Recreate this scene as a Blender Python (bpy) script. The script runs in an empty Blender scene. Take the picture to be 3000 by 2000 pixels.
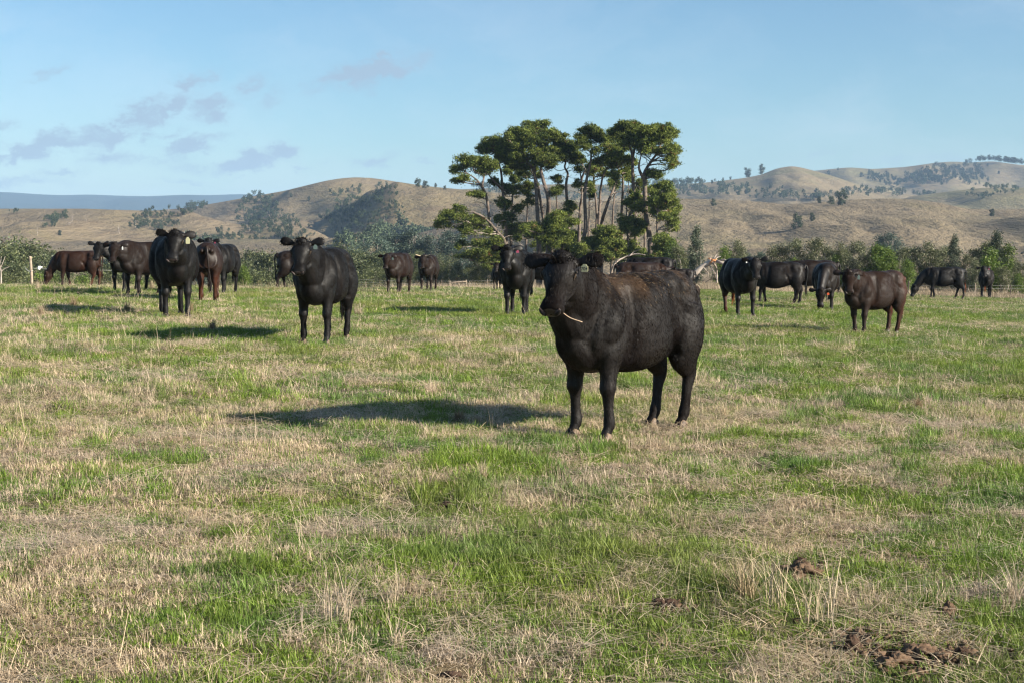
import bpy, math, random
import numpy as np
from mathutils import Vector, Matrix, Euler

# ------------------------------------------------------------------ camera, world, sun, exposure
S = bpy.context.scene
F = 4167.0                      # focal length in pixels of the 3000 px wide photograph (50 mm on 36 mm)
PITCH = math.atan(310.0 / F)
CAM_H = 1.6
cam_data = bpy.data.cameras.new("camera")
cam_data.lens = 50.0
cam_data.sensor_width = 36.0
cam_data.clip_start = 0.05
cam_data.clip_end = 20000.0
cam = bpy.data.objects.new("camera", cam_data)
S.collection.objects.link(cam)
cam.location = (0, 0, CAM_H)
cam.rotation_euler = (math.pi / 2 - PITCH, 0, 0)
S.camera = cam
cam_data.dof.use_dof = True
cam_data.dof.focus_distance = 11.5
cam_data.dof.aperture_fstop = 22.0

SUN_TO = Vector((0.90, -0.44, 0.0)).normalized() * math.cos(math.radians(24.3)) + Vector((0, 0, math.sin(math.radians(24.3))))
sun_data = bpy.data.lights.new("sun", 'SUN')
sun_data.energy = 5.0
sun_data.angle = math.radians(0.5)
sun_data.color = (1.0, 0.91, 0.77)
sun = bpy.data.objects.new("sun", sun_data)
S.collection.objects.link(sun)
sun.rotation_euler = SUN_TO.to_track_quat('Z', 'Y').to_euler()
sun.location = (30, -20, 40)

S.view_settings.view_transform = 'Standard'
S.view_settings.look = 'None'
S.view_settings.exposure = 1.32
S.view_settings.gamma = 1.0
S.view_settings.use_curve_mapping = False
S.cycles.max_bounces = 5
S.cycles.diffuse_bounces = 2
S.cycles.glossy_bounces = 2
S.cycles.transmission_bounces = 2
S.cycles.volume_bounces = 0
S.cycles.use_adaptive_sampling = True
S.cycles.use_denoising = True
S.cycles.denoising_input_passes = 'RGB_ALBEDO_NORMAL'
S.cycles.denoising_prefilter = 'ACCURATE'
S.cycles.pixel_filter_type = 'BLACKMAN_HARRIS'
S.cycles.filter_width = 1.25

world = bpy.data.worlds.new("World")
S.world = world
world.use_nodes = True


class NT:
    """small helper around a node tree"""
    def __init__(self, tree):
        self.t = tree
        self.n = tree.nodes
        self.l = tree.links

    def node(self, typ, **kw):
        nd = self.n.new(typ)
        for k, v in kw.items():
            setattr(nd, k, v)
        return nd

    def put(self, sock, v):
        if isinstance(v, bpy.types.NodeSocket):
            self.l.new(v, sock)
        elif v is not None:
            sock.default_value = v

    def math(self, op, a, b=None, c=None, clamp=False):
        nd = self.node('ShaderNodeMath', operation=op, use_clamp=clamp)
        self.put(nd.inputs[0], a)
        if b is not None:
            self.put(nd.inputs[1], b)
        if c is not None:
            self.put(nd.inputs[2], c)
        return nd.outputs[0]

    def mix(self, f, a, b, blend='MIX'):
        nd = self.node('ShaderNodeMix', data_type='RGBA', blend_type=blend)
        self.put(nd.inputs[0], f)
        self.put(nd.inputs[6], a if isinstance(a, bpy.types.NodeSocket) else (*a, 1))
        self.put(nd.inputs[7], b if isinstance(b, bpy.types.NodeSocket) else (*b, 1))
        return nd.outputs[2]

    def noise(self, vec, scale, detail=4, rough=0.55, dist=0.0):
        nd = self.node('ShaderNodeTexNoise')
        self.put(nd.inputs['Vector'], vec)
        nd.inputs['Scale'].default_value = scale
        nd.inputs['Detail'].default_value = detail
        nd.inputs['Roughness'].default_value = rough
        nd.inputs['Distortion'].default_value = dist
        return nd.outputs[0]

    def ramp(self, f, lo, hi, a=0.0, b=1.0):
        nd = self.node('ShaderNodeMapRange', interpolation_type='SMOOTHSTEP')
        self.put(nd.inputs[0], f)
        nd.inputs[1].default_value = lo
        nd.inputs[2].default_value = hi
        nd.inputs[3].default_value = a
        nd.inputs[4].default_value = b
        return nd.outputs[0]


def build_world():
    w = NT(world.node_tree)
    for nd in list(w.n):
        w.n.remove(nd)
    out = w.node('ShaderNodeOutputWorld')
    bg = w.node('ShaderNodeBackground')
    bg.inputs['Strength'].default_value = 0.0535
    sky = w.node('ShaderNodeTexSky', sky_type='NISHITA')
    sky.sun_disc = False
    sky.sun_elevation = math.radians(24.3)
    sky.sun_rotation = math.atan2(SUN_TO.x, SUN_TO.y)
    sky.altitude = 300
    sky.air_density = 1.0
    sky.dust_density = 0.6
    sky.ozone_density = 3.0
    tc = w.node('ShaderNodeTexCoord')
    sep = w.node('ShaderNodeSeparateXYZ')
    w.l.new(tc.outputs['Generated'], sep.inputs[0])
    x, y, z = sep.outputs
    ys = w.math('MAXIMUM', y, 0.05)
    U0 = w.math('DIVIDE', x, ys)
    V0 = w.math('DIVIDE', z, ys)
    cmb0 = w.node('ShaderNodeCombineXYZ')
    w.put(cmb0.inputs[0], U0)
    w.put(cmb0.inputs[1], w.math('MULTIPLY', V0, 1.6))
    cmb1 = w.node('ShaderNodeCombineXYZ')
    w.put(cmb1.inputs[0], w.math('ADD', U0, 7.3))
    w.put(cmb1.inputs[1], w.math('MULTIPLY', V0, 1.6))
    d1 = w.noise(cmb0.outputs[0], 30.0, 5, .65)
    d2 = w.noise(cmb1.outputs[0], 30.0, 5, .65)
    U = w.math('ADD', U0, w.math('MULTIPLY', w.math('SUBTRACT', d1, .5), .062))
    V = w.math('ADD', V0, w.math('MULTIPLY', w.math('SUBTRACT', d2, .5), .036))
    comb = w.node('ShaderNodeCombineXYZ')
    w.put(comb.inputs[0], U)
    w.put(comb.inputs[1], w.math('MULTIPLY', V, 1.9))
    warp = w.noise(comb.outputs[0], 22.0, 6, 0.62)
    detail = w.noise(comb.outputs[0], 38.0, 7, 0.6, 0.4)
    clouds = [(1070, 222, 120, 42, 14, 1.0), (1140, 190, 60, 35, 10, .8), (430, 352, 120, 42, 20, .85), (330, 395, 130, 40, 15, .7),
              (120, 436, 120, 36, 6, 1.0), (260, 460, 110, 40, 0, .5), (565, 252, 50, 32, 25, .55), (640, 325, 48, 30, 15, .65),
              (530, 320, 60, 14, 8, .5), (745, 262, 34, 36, 40, .45), (815, 285, 50, 42, 35, .35), (125, 232, 60, 22, 25, .5),
              (30, 365, 45, 20, 0, .4), (540, 432, 95, 24, 12, .7), (725, 480, 90, 32, 8, .75), (832, 442, 50, 24, 8, .7),
              (460, 468, 90, 26, 5, .5), (600, 480, 90, 26, 5, .5), (1115, 474, 55, 20, 10, .55), (885, 490, 45, 14, 0, .5),
              (1245, 484, 35, 11, 0, .4), (60, 530, 100, 20, 0, .4), (470, 405, 60, 26, 20, .5), (2370, 458, 90, 20, 4, .25),
              (560, 536, 60, 12, 0, .3), (2700, 470, 160, 24, 0, .2), (700, 530, 40, 12, 0, .3), (200, 505, 60, 16, 0, .4)]
    total = None
    for (px, py, rx, ry, tilt, amp) in clouds:
        rx, ry = rx * 1.25, ry * .82
        cu, cv = (px - 1500) / F, (690 - py) / F
        ct, st = math.cos(math.radians(tilt)), math.sin(math.radians(tilt))
        du = w.math('SUBTRACT', U, cu)
        dv = w.math('SUBTRACT', V, cv)
        a = w.math('ADD', w.math('MULTIPLY', du, ct * F / rx), w.math('MULTIPLY', dv, st * F / rx))
        b = w.math('ADD', w.math('MULTIPLY', du, -st * F / ry), w.math('MULTIPLY', dv, ct * F / ry))
        r2 = w.math('ADD', w.math('MULTIPLY', a, a), w.math('MULTIPLY', b, b))
        g = w.math('MULTIPLY', w.math('EXPONENT', w.math('MULTIPLY', r2, -1.0)), amp)
        total = g if total is None else w.math('MAXIMUM', total, g)
    nz = w.math('ADD', w.math('MULTIPLY', w.ramp(warp, .34, .66), 1.1), w.math('MULTIPLY', w.ramp(detail, .3, .7), 0.8))
    m = w.math('MULTIPLY', total, nz)
    mask = w.ramp(m, 0.02, 0.62, 0.0, 0.88)
    front = w.ramp(y, 0.05, 0.3)
    mask = w.math('MULTIPLY', mask, front)
    thin = w.ramp(w.noise(comb.outputs[0], 5.0, 5, 0.6, 0.5), 0.38, 0.75, 0.0, 0.20)
    skyc = w.mix(1.0, sky.outputs[0], (0.83, 1.0, 1.04), 'MULTIPLY')
    skyc = w.mix(thin, skyc, (7.0, 7.4, 8.0))
    cloudc = w.mix(mask, skyc, (2.95, 3.90, 4.95))
    w.put(bg.inputs[0], cloudc)
    w.l.new(bg.outputs[0], out.inputs[0])


build_world()

# ------------------------------------------------------------------ small helpers
C = S.collection
rng = np.random.default_rng(7)
COSP, SINP = math.cos(PITCH), math.sin(PITCH)


def ray(u, v):
    a, b = (u - 1500.0) / F, (1000.0 - v) / F
    return (a, COSP + b * SINP, b * COSP - SINP)


def at(u, v, depth):
    """world point seen at photo pixel (u, v) at distance `depth` along +Y"""
    d = ray(u, v)
    k = depth / d[1]
    return Vector((d[0] * k, depth, CAM_H + d[2] * k))


def hash2(ix, iy, seed):
    h = (ix.astype(np.int64) * 374761393 + iy.astype(np.int64) * 668265263 + seed * 1442695041) & 0xffffffff
    h = ((h ^ (h >> 13)) * 1274126177) & 0xffffffff
    h = (h ^ (h >> 16)) & 0xffffffff
    return h / 4294967295.0


def vnoise(x, y, seed=0):
    x = np.asarray(x, float)
    y = np.asarray(y, float)
    ix, iy = np.floor(x), np.floor(y)
    fx, fy = x - ix, y - iy
    fx = fx * fx * (3 - 2 * fx)
    fy = fy * fy * (3 - 2 * fy)
    ix, iy = ix.astype(np.int64), iy.astype(np.int64)
    a, b = hash2(ix, iy, seed), hash2(ix + 1, iy, seed)
    c, d = hash2(ix, iy + 1, seed), hash2(ix + 1, iy + 1, seed)
    return (a * (1 - fx) + b * fx) * (1 - fy) + (c * (1 - fx) + d * fx) * fy


def fbm(x, y, seed=0, octaves=4, gain=0.5):
    s, a, t, f = 0.0, 1.0, 0.0, 1.0
    for o in range(octaves):
        s = s + a * vnoise(x * f + 13.7 * o, y * f - 7.3 * o, seed + o)
        t += a
        a *= gain
        f *= 2.03
    return s / t


def mesh_from(name, verts, faces, n=None, smooth=False, cols=None, mat=None):
    """verts (N,3), faces (M,k) array of one arity"""
    verts = np.asarray(verts, np.float32)
    faces = np.asarray(faces, np.int32)
    me = bpy.data.meshes.new(name)
    k = faces.shape[1]
    me.vertices.add(len(verts))
    me.vertices.foreach_set('co', verts.ravel())
    me.loops.add(faces.size)
    me.loops.foreach_set('vertex_index', faces.ravel())
    me.polygons.add(len(faces))
    me.polygons.foreach_set('loop_start', np.arange(0, faces.size, k, dtype=np.int32))
    me.polygons.foreach_set('loop_total', np.full(len(faces), k, np.int32))
    if smooth:
        me.polygons.foreach_set('use_smooth', np.ones(len(faces), bool))
    me.update(calc_edges=True)
    if cols is not None:
        at_ = me.color_attributes.new('tint', 'FLOAT_COLOR', 'POINT')
        c4 = np.ones((len(verts), 4), np.float32)
        c4[:, :3] = cols
        at_.data.foreach_set('color', c4.ravel())
    if mat:
        me.materials.append(mat)
    return me


def link(name, me, parent=None, label=None, cat=None, group=None, kind=None, loc=None):
    o = bpy.data.objects.new(name, me)
    C.objects.link(o)
    if parent:
        o.parent = parent
    if label:
        o['label'] = label
    if cat:
        o['category'] = cat
    if group:
        o['group'] = group
    if kind:
        o['kind'] = kind
    if loc is not None:
        o.location = loc
    return o


def thing(name, label, cat, group=None, loc=(0, 0, 0), rz=0.0, scale=1.0):
    o = bpy.data.objects.new(name, None)
    C.objects.link(o)
    o.empty_display_size = 0.2
    o.location = loc
    o.rotation_euler = (0, 0, rz)
    o.scale = (scale, scale, scale)
    o['label'] = label
    o['category'] = cat
    if group:
        o['group'] = group
    return o


def new_mat(name):
    m = bpy.data.materials.new(name)
    m.use_nodes = True
    t = NT(m.node_tree)
    b = t.n['Principled BSDF']
    return m, t, b


# ------------------------------------------------------------------ terrain
GX = [(-128, .01, .0), (0.8, 12.0, .02)]
CTRL = np.array([(0, 5, 0.0), (1.05, 12, 0.0), (-2.8, 20.7, .11), (-5.6, 24, .22), (-6.8, 31.8, .13), (-15.3, 49.5, -.16), (-3.6, 45, -.22),
                 (-2.9, 48, -.27), (0, 28.5, 0.0), (5.1, 31.7, -.2), (9.3, 37, -.42), (7.5, 28.8, -.36), (8, 42.7, -.47), (18, 59, -1.02),
                 (20, 60, -1.04), (-1, 9, 0.0), (2, 8, 0.0), (-14, 40, .05), (0, 0, 0), (0, 0, 0), (-2, 3, 0), (2, 3, 0), (12, 20, -.25)])


def basis(x, y):
    return np.stack([y, y * y / 50, x * y / 20, x * y * y / 1000, x * x * y / 1000], -1)


COEF = np.linalg.lstsq(basis(CTRL[:, 0], CTRL[:, 1]), CTRL[:, 2], rcond=None)[0]


def smooth01(t):
    t = np.clip(t, 0, 1)
    return t * t * (3 - 2 * t)


def terrain(x, y, micro=True):
    x = np.asarray(x, float)
    y = np.asarray(y, float)
    yc = np.clip(y, 0, None)
    t = np.clip(x / np.maximum(yc, 6.0), -0.6, 0.6)
    # near part follows the fitted surface, beyond 52 m it runs on with a steady fall
    yn = 56 - np.log1p(np.exp((56 - yc) / 2.5)) * 2.5
    yn = np.clip(yn, 0, 56)
    z = basis(t * np.maximum(yn, 0.01), yn) @ COEF
    over = np.maximum(yc - yn, 0)
    sl = -0.10 + (0.10 - 0.036) * smooth01((t + 0.13) / 0.06)
    sl = sl + 0.008 * smooth01((t - 0.02) / 0.1)
    fall = sl * over
    fl = -8.8
    z2 = z + fall
    # settle softly on the valley floor
    z2 = fl + np.log1p(np.exp(np.clip((z2 - fl) / 0.8, -30, 30))) * 0.8
    z2 = np.where((z + fall) - fl > 20, z + fall, z2)
    if micro:
        near = np.exp(-np.maximum(yc - 10, 0) / 50.0)
        z2 = z2 + near * (0.045 * (fbm(x / .55, y / .55, 5, 2) - .5) + 0.07 * (fbm(x / 1.3, y / 1.3, 3, 3) - .5) + 0.10 * (fbm(x / 4.5, y / 4.5, 9, 2) - .5))
    return z2


def tz(x, y):
    return float(terrain(np.array([x]), np.array([y]))[0])


def ground_at(u, v):
    """where the view ray of photo pixel (u, v) meets the field"""
    d = ray(u, v)
    ys = np.concatenate([np.linspace(3, 60, 1200), np.linspace(60, 300, 900)])
    xs, zs = d[0] / d[1] * ys, CAM_H + d[2] / d[1] * ys
    g = terrain(xs, ys)
    i = np.argmax(g >= zs)
    if g[i] < zs[i]:
        i = int(np.argmin(zs - g))
    return Vector((xs[i], ys[i], g[i]))


def straw_mask(x, y):
    """0 fresh green .. 1 dry straw, the patchwork of the paddock"""
    x = np.asarray(x, float)
    y = np.asarray(y, float)
    n = 0.38 * fbm(x / .60 + 5, y / .85, 21, 4, .6) + 0.24 * fbm(x / 2.8, y / 4.0, 33, 3) + 0.38 * fbm(x / .24, y / .28, 55, 2)
    far = smooth01((y - 11) / 14.0)
    bias = 0.012 - 0.080 * far + 0.5 * smooth01((y - 62) / 25.0)
    # left middle distance is drier
    bias = bias + 0.03 * smooth01((-x / np.maximum(y, 1) - 0.1) / 0.15)
    return smooth01((n + bias - 0.405) / 0.18)


def build_ground():
    k = 9.0
    def axis(first, last, n):
        # spacing grows with distance
        s = np.linspace(0, 1, n)
        kk = math.asinh(1.0)
        f = lambda q: np.sinh(q * s) / np.sinh(q) * last
        q = 5.0
        for _ in range(60):
            d0 = f(q)[1]
            q *= 1.02 if d0 > first else 0.985
        return f(q)
    ax = axis(0.14, 7000, 190)
    xs = np.concatenate([-ax[::-1], ax[1:]])
    ay = axis(0.12, 7000, 420)
    ayb = axis(0.8, 300, 26)
    ys = np.concatenate([-ayb[::-1], ay[1:]])
    X, Y = np.meshgrid(xs, ys)
    Z = terrain(X.ravel(), Y.ravel())
    V = np.stack([X.ravel(), Y.ravel(), Z], 1)
    nx, ny = len(xs), len(ys)
    i = np.arange(nx * ny).reshape(ny, nx)
    Fc = np.stack([i[:-1, :-1], i[:-1, 1:], i[1:, 1:], i[1:, :-1]], -1).reshape(-1, 4)
    sm = straw_mask(V[:, 0], V[:, 1])
    g = np.array([0.055, 0.070, 0.022])
    s = np.array([0.19, 0.145, 0.085])
    cols = g[None] * (1 - sm[:, None]) + s[None] * sm[:, None]
    far = smooth01((V[:, 1] - 350) / 300)[:, None]
    cols = cols * (1 - far) + np.array([0.10, 0.10, 0.055])[None] * far
    m, t, b = new_mat("paddock_soil")
    at_ = t.node('ShaderNodeVertexColor', layer_name='tint')
    geo = t.node('ShaderNodeNewGeometry')
    n1 = t.noise(geo.outputs['Position'], 9.0, 5, .7)
    n2 = t.noise(geo.outputs['Position'], 60.0, 4, .7)
    col = t.mix(t.ramp(n1, .35, .7, 0.0, .6), at_.outputs[0], (0.075, 0.052, 0.032))
    col = t.mix(t.ramp(n2, .35, .75, 0.0, .5), col, (0.13, 0.10, 0.06))
    t.put(b.inputs['Base Color'], col)
    b.inputs['Roughness'].default_value = .95
    b.inputs['Specular IOR Level'].default_value = .1
    bump = t.node('ShaderNodeBump')
    bump.inputs['Strength'].default_value = .6
    bump.inputs['Distance'].default_value = .03
    t.l.new(n2, bump.inputs['Height'])
    t.l.new(bump.outputs[0], b.inputs['Normal'])
    me = mesh_from("ground", V, Fc, smooth=True, cols=cols, mat=m)
    link("ground", me, kind='structure')


build_ground()

# ------------------------------------------------------------------ hills
def hill_material(name, base, dark, green, far=False):
    m, t, b = new_mat(name)
    geo = t.node('ShaderNodeNewGeometry')
    pos = geo.outputs['Position']
    mp = t.node('ShaderNodeMapping')
    t.l.new(pos, mp.inputs[0])
    mp.inputs['Scale'].default_value = (1, .35, 4.0)
    n1 = t.noise(pos, .012, 5, .6)
    n2 = t.noise(mp.outputs[0], .06, 6, .72)
    n3 = t.noise(mp.outputs[0], .35, 3, .7)
    col = t.mix(t.ramp(n1, .42, .68), base, green)
    col = t.mix(t.ramp(n2, .46, .74, 0, .75), col, dark)
    col = t.mix(t.ramp(n3, .55, .8, 0, .7), col, dark)
    t.put(b.inputs['Base Color'], col)
    b.inputs['Roughness'].default_value = 1
    b.inputs['Specular IOR Level'].default_value = .05
    bump = t.node('ShaderNodeBump')
    bump.inputs['Strength'].default_value = 1.0
    bump.inputs['Distance'].default_value = 5.0 if not far else 12.0
    t.l.new(n2, bump.inputs['Height'])
    t.l.new(bump.outputs[0], b.inputs['Normal'])
    return m


class Hill:
    def __init__(self, name, d0, d1, d2, prof, zb, mat, seed, gully=10.0, gw=120.0, power=1.0, step=6, u0=-900, u1=3900):
        us = np.arange(u0, u1 + 1, step).astype(float)
        s1 = np.linspace(0, 1, 70)
        s2 = np.linspace(0, 1, 14)[1:]
        Y = np.concatenate([d0 + (d1 - d0) * s1, d1 + (d2 - d1) * s2])
        pu = np.array([p[0] for p in prof], float)
        pv = np.array([p[1] for p in prof], float)
        # smooth the traced crest a little
        ev = np.interp(us, pu, pv)
        ker = np.hanning(9)
        ker /= ker.sum()
        ev = np.convolve(np.pad(ev, 4, mode='edge'), ker, 'valid')
        slope = np.array([ray(u, v)[2] / ray(u, v)[1] for u, v in zip(us, ev)])
        tu = np.array([ray(u, 640)[0] / ray(u, 640)[1] for u in us])
        T, YY = np.meshgrid(tu, Y)
        s = np.clip((YY - d0) / (d1 - d0), 0, 1)
        up = np.sin(np.pi / 2 * s) ** power
        down = np.cos(np.pi / 2 * np.clip((YY - d1) / (d2 - d1), 0, 1)) ** 1.3
        shape = np.where(YY <= d1, up, down)
        X = T * YY
        zc = CAM_H + slope * d1
        H = (zc - zb)[None, :] * shape
        r = np.abs(fbm(X / gw, YY / (gw * 2.2), seed, 4) - .5) * 2
        r2 = fbm(X / (gw * .3), YY / (gw * .5), seed + 5, 3) - .5
        env = np.sin(np.pi * np.clip(s, 0, 1)) ** .8
        H = H - env * (gully * (1 - np.clip(r * 2.2, 0, 1)) + gully * .35 * r2)
        # rescale every column so the visible crest stays where the photograph has it
        for _ in range(6):
            el = ((zb + H - CAM_H) / YY)[:70 + 3].max(axis=0)
            H = H * np.clip(((slope * d1 + CAM_H - zb) / (el * d1 + CAM_H - zb)), .5, 2)[None, :]
        Z = zb + H
        Z[0] -= 6
        Z[-1] -= 10
        self.us, self.Y, self.X, self.YY, self.Z = us, Y, X, YY, Z
        ny, nx = Z.shape
        i = np.arange(nx * ny).reshape(ny, nx)
        Fc = np.stack([i[:-1, :-1], i[:-1, 1:], i[1:, 1:], i[1:, :-1]], -1).reshape(-1, 4)
        me = mesh_from(name, np.stack([X.ravel(), YY.ravel(), Z.ravel()], 1), Fc, smooth=True, mat=mat)
        link(name, me, kind='structure')

    def at(self, u, v):
        """point of the slope seen at the photo pixel; on or just behind the crest if v is above it"""
        k = int(np.clip(round((u - self.us[0]) / (self.us[1] - self.us[0])), 0, len(self.us) - 1))
        d = ray(u, v)
        zr = CAM_H + d[2] / d[1] * self.Y
        z = self.Z[:, k]
        n = 70
        hit = np.nonzero(z[:n] >= zr[:n])[0]
        if len(hit):
            i = hit[0]
            if i > 0:
                a, b = z[i - 1] - zr[i - 1], z[i] - zr[i]
                f = -a / (b - a + 1e-9)
                y = self.Y[i - 1] + f * (self.Y[i] - self.Y[i - 1])
                zz = z[i - 1] + f * (z[i] - z[i - 1])
            else:
                y, zz = self.Y[0], z[0]
        else:
            i = int(np.argmax((z[:n + 3] - CAM_H) / self.Y[:n + 3]))
            y, zz = self.Y[i], z[i]
        return Vector((d[0] / d[1] * y, y, zz))


TAN = (0.182, 0.143, 0.092)
m_hl = hill_material("dry_hill_grass", TAN, (0.100, 0.072, 0.050), (0.180, 0.145, 0.080))
m_hr = hill_material("dry_hill_grass_near", (0.174, 0.139, 0.092), (0.098, 0.078, 0.054), (0.155, 0.130, 0.078))
m_hg = hill_material("pale_hill_grass", (0.200, 0.158, 0.098), (0.120, 0.096, 0.066), (0.17, 0.152, 0.08))
m_far = hill_material("far_forest", (0.022, 0.034, 0.022), (0.012, 0.018, 0.012), (0.032, 0.040, 0.024), True)

far_range = Hill("far_range_hill", 3800, 6000, 6900,
                 [(-900, 560), (0, 563), (50, 565), (110, 570), (190, 573), (260, 570), (340, 574), (440, 576), (540, 571), (620, 573), (700, 569), (770, 572), (830, 568), (1100, 566), (1500, 560), (3900, 560)],
                 -10, m_far, 101, gully=60, gw=700, step=16)
hill_left = Hill("round_hill", 420, 1350, 1900,
                 [(-900, 650), (-300, 622), (0, 612), (250, 612), (357, 616), (440, 618), (520, 612), (595, 602), (714, 581), (833, 560), (952, 531), (1000, 523), (1042, 520),
                  (1090, 522), (1131, 528), (1220, 542), (1280, 549), (1400, 560), (1550, 575), (1700, 600), (1900, 640), (2200, 690), (3900, 700)],
                 -9.5, m_hl, 11, gully=30, gw=190)
hill_mid = Hill("long_ridge_hill", 1050, 1700, 2300,
                [(-900, 720), (900, 700), (1200, 600), (1335, 556), (1450, 551), (1607, 541), (1692, 540), (1900, 545), (2000, 540), (2064, 536), (2124, 529), (2180, 522), (2227, 513), (2274, 494),
                 (2316, 487), (2344, 491), (2391, 503), (2450, 520), (2510, 540), (2578, 560), (2700, 575), (3000, 600), (3900, 620)],
                -9.5, m_hg, 23, gully=16, gw=200)
hill_back = Hill("high_back_hill", 1600, 2500, 3200,
                 [(-900, 720), (1300, 700), (1900, 600), (2200, 530), (2391, 500), (2485, 491), (2555, 496), (2648, 490), (2742, 477), (2789, 474), (2835, 477),
                  (2905, 473), (2976, 483), (3100, 492), (3400, 500), (3900, 520)],
                 -9.5, m_hg, 31, gully=36, gw=280)
hill_spur = Hill("bare_spur_hill", 1000, 1400, 1700,
                 [(-900, 720), (2300, 700), (2560, 600), (2695, 572), (2789, 560), (2880, 551), (3000, 550), (3200, 552), (3900, 580)],
                 -9.5, m_hg, 37, gully=8, gw=150)
hill_right = Hill("near_brown_hill", 260, 700, 900,
                  [(-900, 720), (900, 700), (1200, 690), (1400, 640), (1560, 602), (1607, 594), (1750, 592), (1860, 584), (1980, 582), (2134, 586), (2230, 592), (2298, 599), (2368, 596),
                   (2485, 586), (2601, 582), (2680, 585), (2742, 593), (2835, 613), (2929, 615), (3000, 613), (3300, 610), (3900, 600)],
                  -9.5, m_hr, 43, gully=11, gw=100)


def build_haze():
    bm = bpy.data.meshes.new("haze")
    x, y0, y1, z0, z1 = 7600, -400, 7600, -24, 225
    v = [(a, b, c) for a in (-x, x) for b in (y0, y1) for c in (z0, z1)]
    f = [(0, 1, 3, 2), (4, 6, 7, 5), (0, 4, 5, 1), (2, 3, 7, 6), (0, 2, 6, 4), (1, 5, 7, 3)]
    bm.from_pydata(v, [], f)
    m = bpy.data.materials.new("valley_haze")
    m.use_nodes = True
    t = NT(m.node_tree)
    t.n.remove(t.n['Principled BSDF'])
    vol = t.node('ShaderNodeVolumePrincipled')
    vol.inputs['Color'].default_value = (0.46, 0.69, 1.0, 1)
    vol.inputs['Density'].default_value = HAZE
    vol.inputs['Anisotropy'].default_value = 0.0
    t.l.new(vol.outputs[0], t.n['Material Output'].inputs['Volume'])
    bm.materials.append(m)
    link("haze", bm, kind='stuff')


HAZE = 1.25e-4
build_haze()

# ------------------------------------------------------------------ cattle
def catmull(P, n):
    P = np.asarray(P, float)
    if len(P) < 3:
        ts = np.linspace(0, 1, n * (len(P) - 1) + 1)
        return P[0] + (P[-1] - P[0]) * ts[:, None]
    Q = np.vstack([2 * P[0] - P[1], P, 2 * P[-1] - P[-2]])
    out = []
    for i in range(1, len(Q) - 2):
        p0, p1, p2, p3 = Q[i - 1], Q[i], Q[i + 1], Q[i + 2]
        for k in range(n):
            t = k / n
            out.append(.5 * ((2 * p1) + (-p0 + p2) * t + (2 * p0 - 5 * p1 + 4 * p2 - p3) * t * t + (-p0 + 3 * p1 - 3 * p2 + p3) * t ** 3))
    out.append(P[-1])
    return np.array(out)


def tube(rows, hint, sub=4, n=16, egg=0.0, sq=2.0):
    """closed organic tube. rows: (x, y, z, side half-width, half-height along the hint)"""
    R = catmull(rows, sub)
    P, w, h = R[:, :3], np.maximum(R[:, 3], .003), np.maximum(R[:, 4], .003)
    T = np.gradient(P, axis=0)
    T /= np.linalg.norm(T, axis=1)[:, None] + 1e-9
    hint = np.asarray(hint, float)
    Uv = hint[None] - (T @ hint)[:, None] * T
    Uv /= np.linalg.norm(Uv, axis=1)[:, None] + 1e-9
    Sv = np.cross(T, Uv)
    a = np.linspace(0, 2 * np.pi, n, endpoint=False)
    ca, sa = np.cos(a), np.sin(a)
    ca = np.sign(ca) * np.abs(ca) ** (2 / sq)
    sa = np.sign(sa) * np.abs(sa) ** (2 / sq)
    wid = 1 - egg * sa
    V = P[:, None] + Sv[:, None] * (w[:, None] * (ca * wid)[None])[..., None] + Uv[:, None] * (h[:, None] * sa[None])[..., None]
    m = len(P)
    V = V.reshape(-1, 3)
    V = np.vstack([V, P[0] - T[0] * min(w[0], h[0]) * .5, P[-1] + T[-1] * min(w[-1], h[-1]) * .5])
    F_ = []
    for i in range(m - 1):
        for j in range(n):
            j2 = (j + 1) % n
            F_.append((i * n + j, i * n + j2, (i + 1) * n + j2))
            F_.append((i * n + j, (i + 1) * n + j2, (i + 1) * n + j))
    for j in range(n):
        j2 = (j + 1) % n
        F_.append((m * n, j2, j))
        F_.append((m * n + 1, (m - 1) * n + j, (m - 1) * n + j2))
    return V, np.array(F_)


def ball(c, r, n=12):
    V, F_ = [], []
    for i in range(n + 1):
        th = math.pi * i / n
        for j in range(2 * n):
            ph = math.pi * j / n
            V.append((c[0] + r[0] * math.sin(th) * math.cos(ph), c[1] + r[1] * math.sin(th) * math.sin(ph), c[2] + r[2] * math.cos(th)))
    for i in range(n):
        for j in range(2 * n):
            a, b_ = i * 2 * n + j, i * 2 * n + (j + 1) % (2 * n)
            F_ += [(a, a + 2 * n, b_ + 2 * n), (a, b_ + 2 * n, b_)]
    return np.array(V), np.array(F_)


def merge(parts):
    Vs, Fs, o = [], [], 0
    for v, f in parts:
        Vs.append(v)
        Fs.append(np.asarray(f) + o)
        o += len(v)
    return np.vstack(Vs), np.vstack(Fs)


def mat34(v, M):
    M = np.array(M)
    return v @ M[:3, :3].T + M[:3, 3]


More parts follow.
